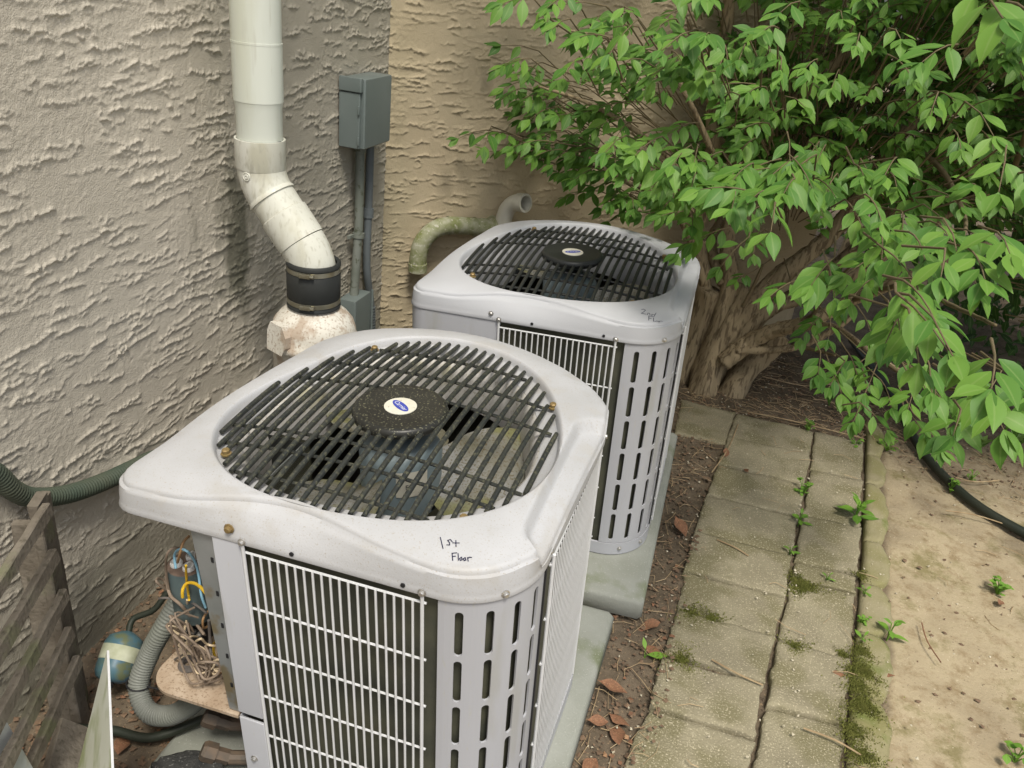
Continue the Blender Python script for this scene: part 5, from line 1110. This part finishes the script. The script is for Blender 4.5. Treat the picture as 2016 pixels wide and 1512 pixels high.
weed(1.227, 1.008, 'small two-leaved seedling on the edging strip', 5, .028, 'broad', .02, seed=13)
weed(1.211, .86, 'yellowish speckled weed on the edging strip', 12, .015, 'round', .02, seed=14)
weed(1.205, .775, 'low pair of oval leaves on the mossy edging', 4, .036, 'broad', .015, seed=15)
weed(1.112, 1.035, 'dark curled leaflet on the second slab column', 4, .022, 'broad', .015, seed=16)
weed(1.577, .49, 'bright green weed at the near end of the sandy dirt', 9, .026, 'round', .04, seed=17)
weed(.596, .455, 'single fresh green leaf on the soil beside the pads', 2, .060, 'broad', .015, z0=-.014, seed=18)
weed(1.72, 2.0, 'sprig of tiny leaves between the hose and the sandy patch', 10, .016, 'round', .03, seed=19)
# ------------------------------------------------------------------ moss cushions
mo = MB(); rr = np.random.default_rng(8)
for x, y, rad, dens, z in ((1.03, .965, .055, 900, .008), (.70, .672, .05, 260, .006), (.76, .68, .06, 160, .006), (1.195, .64, .05, 700, .013), (1.19, .50, .05, 750, .013), (1.185, .57, .045, 420, .013), (1.01, .66, .05, 260, .007), (1.175, .33, .05, 500, .012), (.70, .47, .06, 260, .007), (1.15, .69, .03, 120, .006), (1.20, .72, .04, 300, .013), (1.16, .40, .05, 380, .013), (1.22, 1.1, .03, 120, .012), (1.18, .2, .05, 380, .012)):
    for k in range(dens * 4):
        a = rr.uniform(0, 6.283); q = rad * abs(rr.normal(0, .5)) * (1 + .45 * math.sin(3 * a + x * 50)); h = rr.uniform(.0008, .004); w = rr.uniform(.0012, .0028); b = rr.uniform(0, 3.14); px, py = x + q * math.cos(a), y + q * math.sin(a)
        z_ = z
        mo.add([(px - w * math.cos(b), py - w * math.sin(b), z - .003), (px + w * math.cos(b), py + w * math.sin(b), z - .003), (px + rr.normal(0, .002), py + rr.normal(0, .002), z + h)], [(0, 1, 2)])
o = obj('moss', mo, M['moss']); o['kind'] = 'stuff'; o['label'] = 'patches of moss on the paving slabs and edging'; o['category'] = 'moss'
# ------------------------------------------------------------------ dead leaves, twigs, litter
DRY = []
for k in range(3):
    V, F = leaf_arrays(.5, (.5, .25, -.35)[k], (-.25, .3, .15)[k], (.03, -.05, .04)[k]); DRY.append(np_mesh('dead_leaf', V, F, M['dry'], True))
DL = [((.637, 1.063), .09, .6, 'curled rust-brown dead leaf on the soil beside the farther pad'), ((.617, .601), .075, 2.2, 'rust-brown dead leaf lying next to the corner of the farther pad'), ((.640, .475), .06, 1.2, 'small dead leaf beside the fresh green leaf'), ((.574, .293), .085, 1.7, 'long orange dead leaf on the soil beside the nearer pad'), ((.585, .122), .08, .3, 'brown dead leaf resting at the near end of the soil strip'), ((1.289, .66), .085, 1.5, 'folded brown dead leaf on the sand by the edging'), ((.540, .06), .075, 2.8, 'crumpled dead leaf nearest the pad at the near end of the soil'), ((1.659, 1.145), .05, -.5, 'pale tan dead leaf below the clump of round leaves'), ((1.150, .60), .045, 1.6, 'tiny orange leaf in the joint beside the edging'), ((.725, 1.66), .055, .1, 'dull brown dead leaf on the first slab column'), ((.82, 1.585), .04, .5, 'thin brown leaf scrap across a far slab joint'), ((.60, .19), .07, 1.1, 'grey-brown dead leaf between soil and slabs'), ((.545, .18), .06, 2.0, 'brown leaf curled against the nearer pad'), ((-.50, -.36, ), .07, .4, 'reddish dead leaf on the ground under the ribbed conduit'), ((-.52, -.19), .07, 2.4, 'brown dead leaf beside the filter drier'), ((-.47, -.42), .08, 1.4, 'dark dead leaf between the sheet panel and the condenser')]
for i, ((x, y), s, a, lab) in enumerate(DL):
    o = bpy.data.objects.new('dead_leaf', DRY[i % 3]); COL.objects.link(o); o.matrix_world = Matrix.Translation((x, y, .010 if x > .66 else .0)) @ Matrix.Rotation(a, 4, 'Z') @ Matrix.Rotation(.25 * math.sin(i * 3), 4, 'Y') @ Matrix.Scale(s, 4); tag(o, lab, 'dead leaf', 'dead leaves on the ground')
TL = ['pale dry twig lying across the near end of the second slab column', 'dry straw lying in a joint of the first slab column', 'reddish thin stem on the sandy dirt', 'long bare twig at the far end of the slabs', 'bent twig on the soil where the first slab starts', 'arched twig on the brown soil behind the edging', 'pale straw lying under the hose', 'thin straw on a middle slab', 'short twig at the foot of the shrub trunk', 'dry stick on the brown soil under the shrub', 'crooked stick on the soil beside the far slabs', 'thin grey stem on the sand past the hose']
for tw, lab in zip(TWIGS, TL):
    P = smooth_path([(x, y, .012 + .004 * (i % 2)) for i, (x, y) in enumerate(tw)], 4); mb = MB(); mb.tube(P, .0026 if 'reddish' not in lab else .002, 5); tag(obj('twig', mb, M['dry'] if 'reddish' in lab else M['straw'], smooth=True), lab, 'twig', 'twigs and straws on the ground')
def litter(name, m, n, areas, kind, label):
    mb = MB(); rr = np.random.default_rng(abs(hash(name)) % 999 if False else len(name) * 7 + n)
    wts = np.array([(a[1] - a[0]) * (a[3] - a[2]) * a[4] for a in areas]); wts = wts / wts.sum()
    for k in range(n):
        a = areas[int(rr.choice(len(areas), p=wts))]; x, y = rr.uniform(a[0], a[1]), rr.uniform(a[2], a[3]); b = rr.uniform(0, 6.28)
        z = (.009 if (interp(LL, y) < x < 1.33 and y < 2.1) else -.012) + .002
        if kind == 'straw':
            L = rr.uniform(.02, .10); w = rr.uniform(.0006, .0014); c, s = math.cos(b) * L / 2, math.sin(b) * L / 2; kx, ky = rr.normal(0, .008, 2)
            mb.tube([(x - c, y - s, z), (x + kx, y + ky, z + rr.uniform(.002, .008)), (x + c, y + s, z + rr.uniform(0, .006))], w, 4, caps=False)
        else:
            s = rr.uniform(.003, .011) if kind == 'chip' else rr.uniform(.0022, .006); q = [(x + s * math.cos(b + t) * rr.uniform(.5, 1.2), y + s * math.sin(b + t) * rr.uniform(.5, 1.2), z + rr.uniform(-.002, .004)) for t in (0, 1.6, 3.1, 4.7)]
            mb.add(q + [(x, y, z + .003)], [(0, 1, 4), (1, 2, 4), (2, 3, 4), (3, 0, 4)])
    o = obj(name, mb, m); o['kind'] = 'stuff'; o['label'] = label; o['category'] = 'ground litter'
SO = [(.44, .68, -.3, 2.1, 1.2), (.35, 1.4, 2.1, 3.2, 1.0), (1.3, 2.3, 2.0, 3.0, .6), (-.79, -.38, -.75, .3, 1.4)]
litter('straw_litter', M['straw'], 900, [(.45, .67, -.2, 2.1, .7), (.5, 1.45, 2.1, 2.9, 1.3), (1.3, 2.2, 1.9, 2.8, .35), (1.35, 2.1, .5, 1.9, .03), (.7, 1.25, 0, 2.0, .03)], 'straw', 'dry straw and needles scattered on the brown soil')
litter('soil_litter', M['chip'], 4200, SO + [(1.3, 2.1, .2, 2.0, .10)], 'chip', 'brown bark chips and leaf crumbs on the soil')
litter('pale_litter', M['pale_chip'], 620, [(.44, .68, -.2, 2.1, 1), (.5, 1.4, 2.1, 2.9, .9), (.68, 1.3, 0, 2.05, .22), (1.3, 2.2, .2, 2.6, .25), (1.0, 1.03, .2, 1.9, 2)], 'bit', 'pale specks of dry debris on soil and slabs')
litter('dark_litter', M['dry'], 260, [(-.79, -.38, -.75, .3, 1.4), (.44, .66, -.3, 1.0, 1.0), (.3, 1.3, 2.1, 3.0, .5)], 'chip', 'reddish brown leaf scraps on the ground')
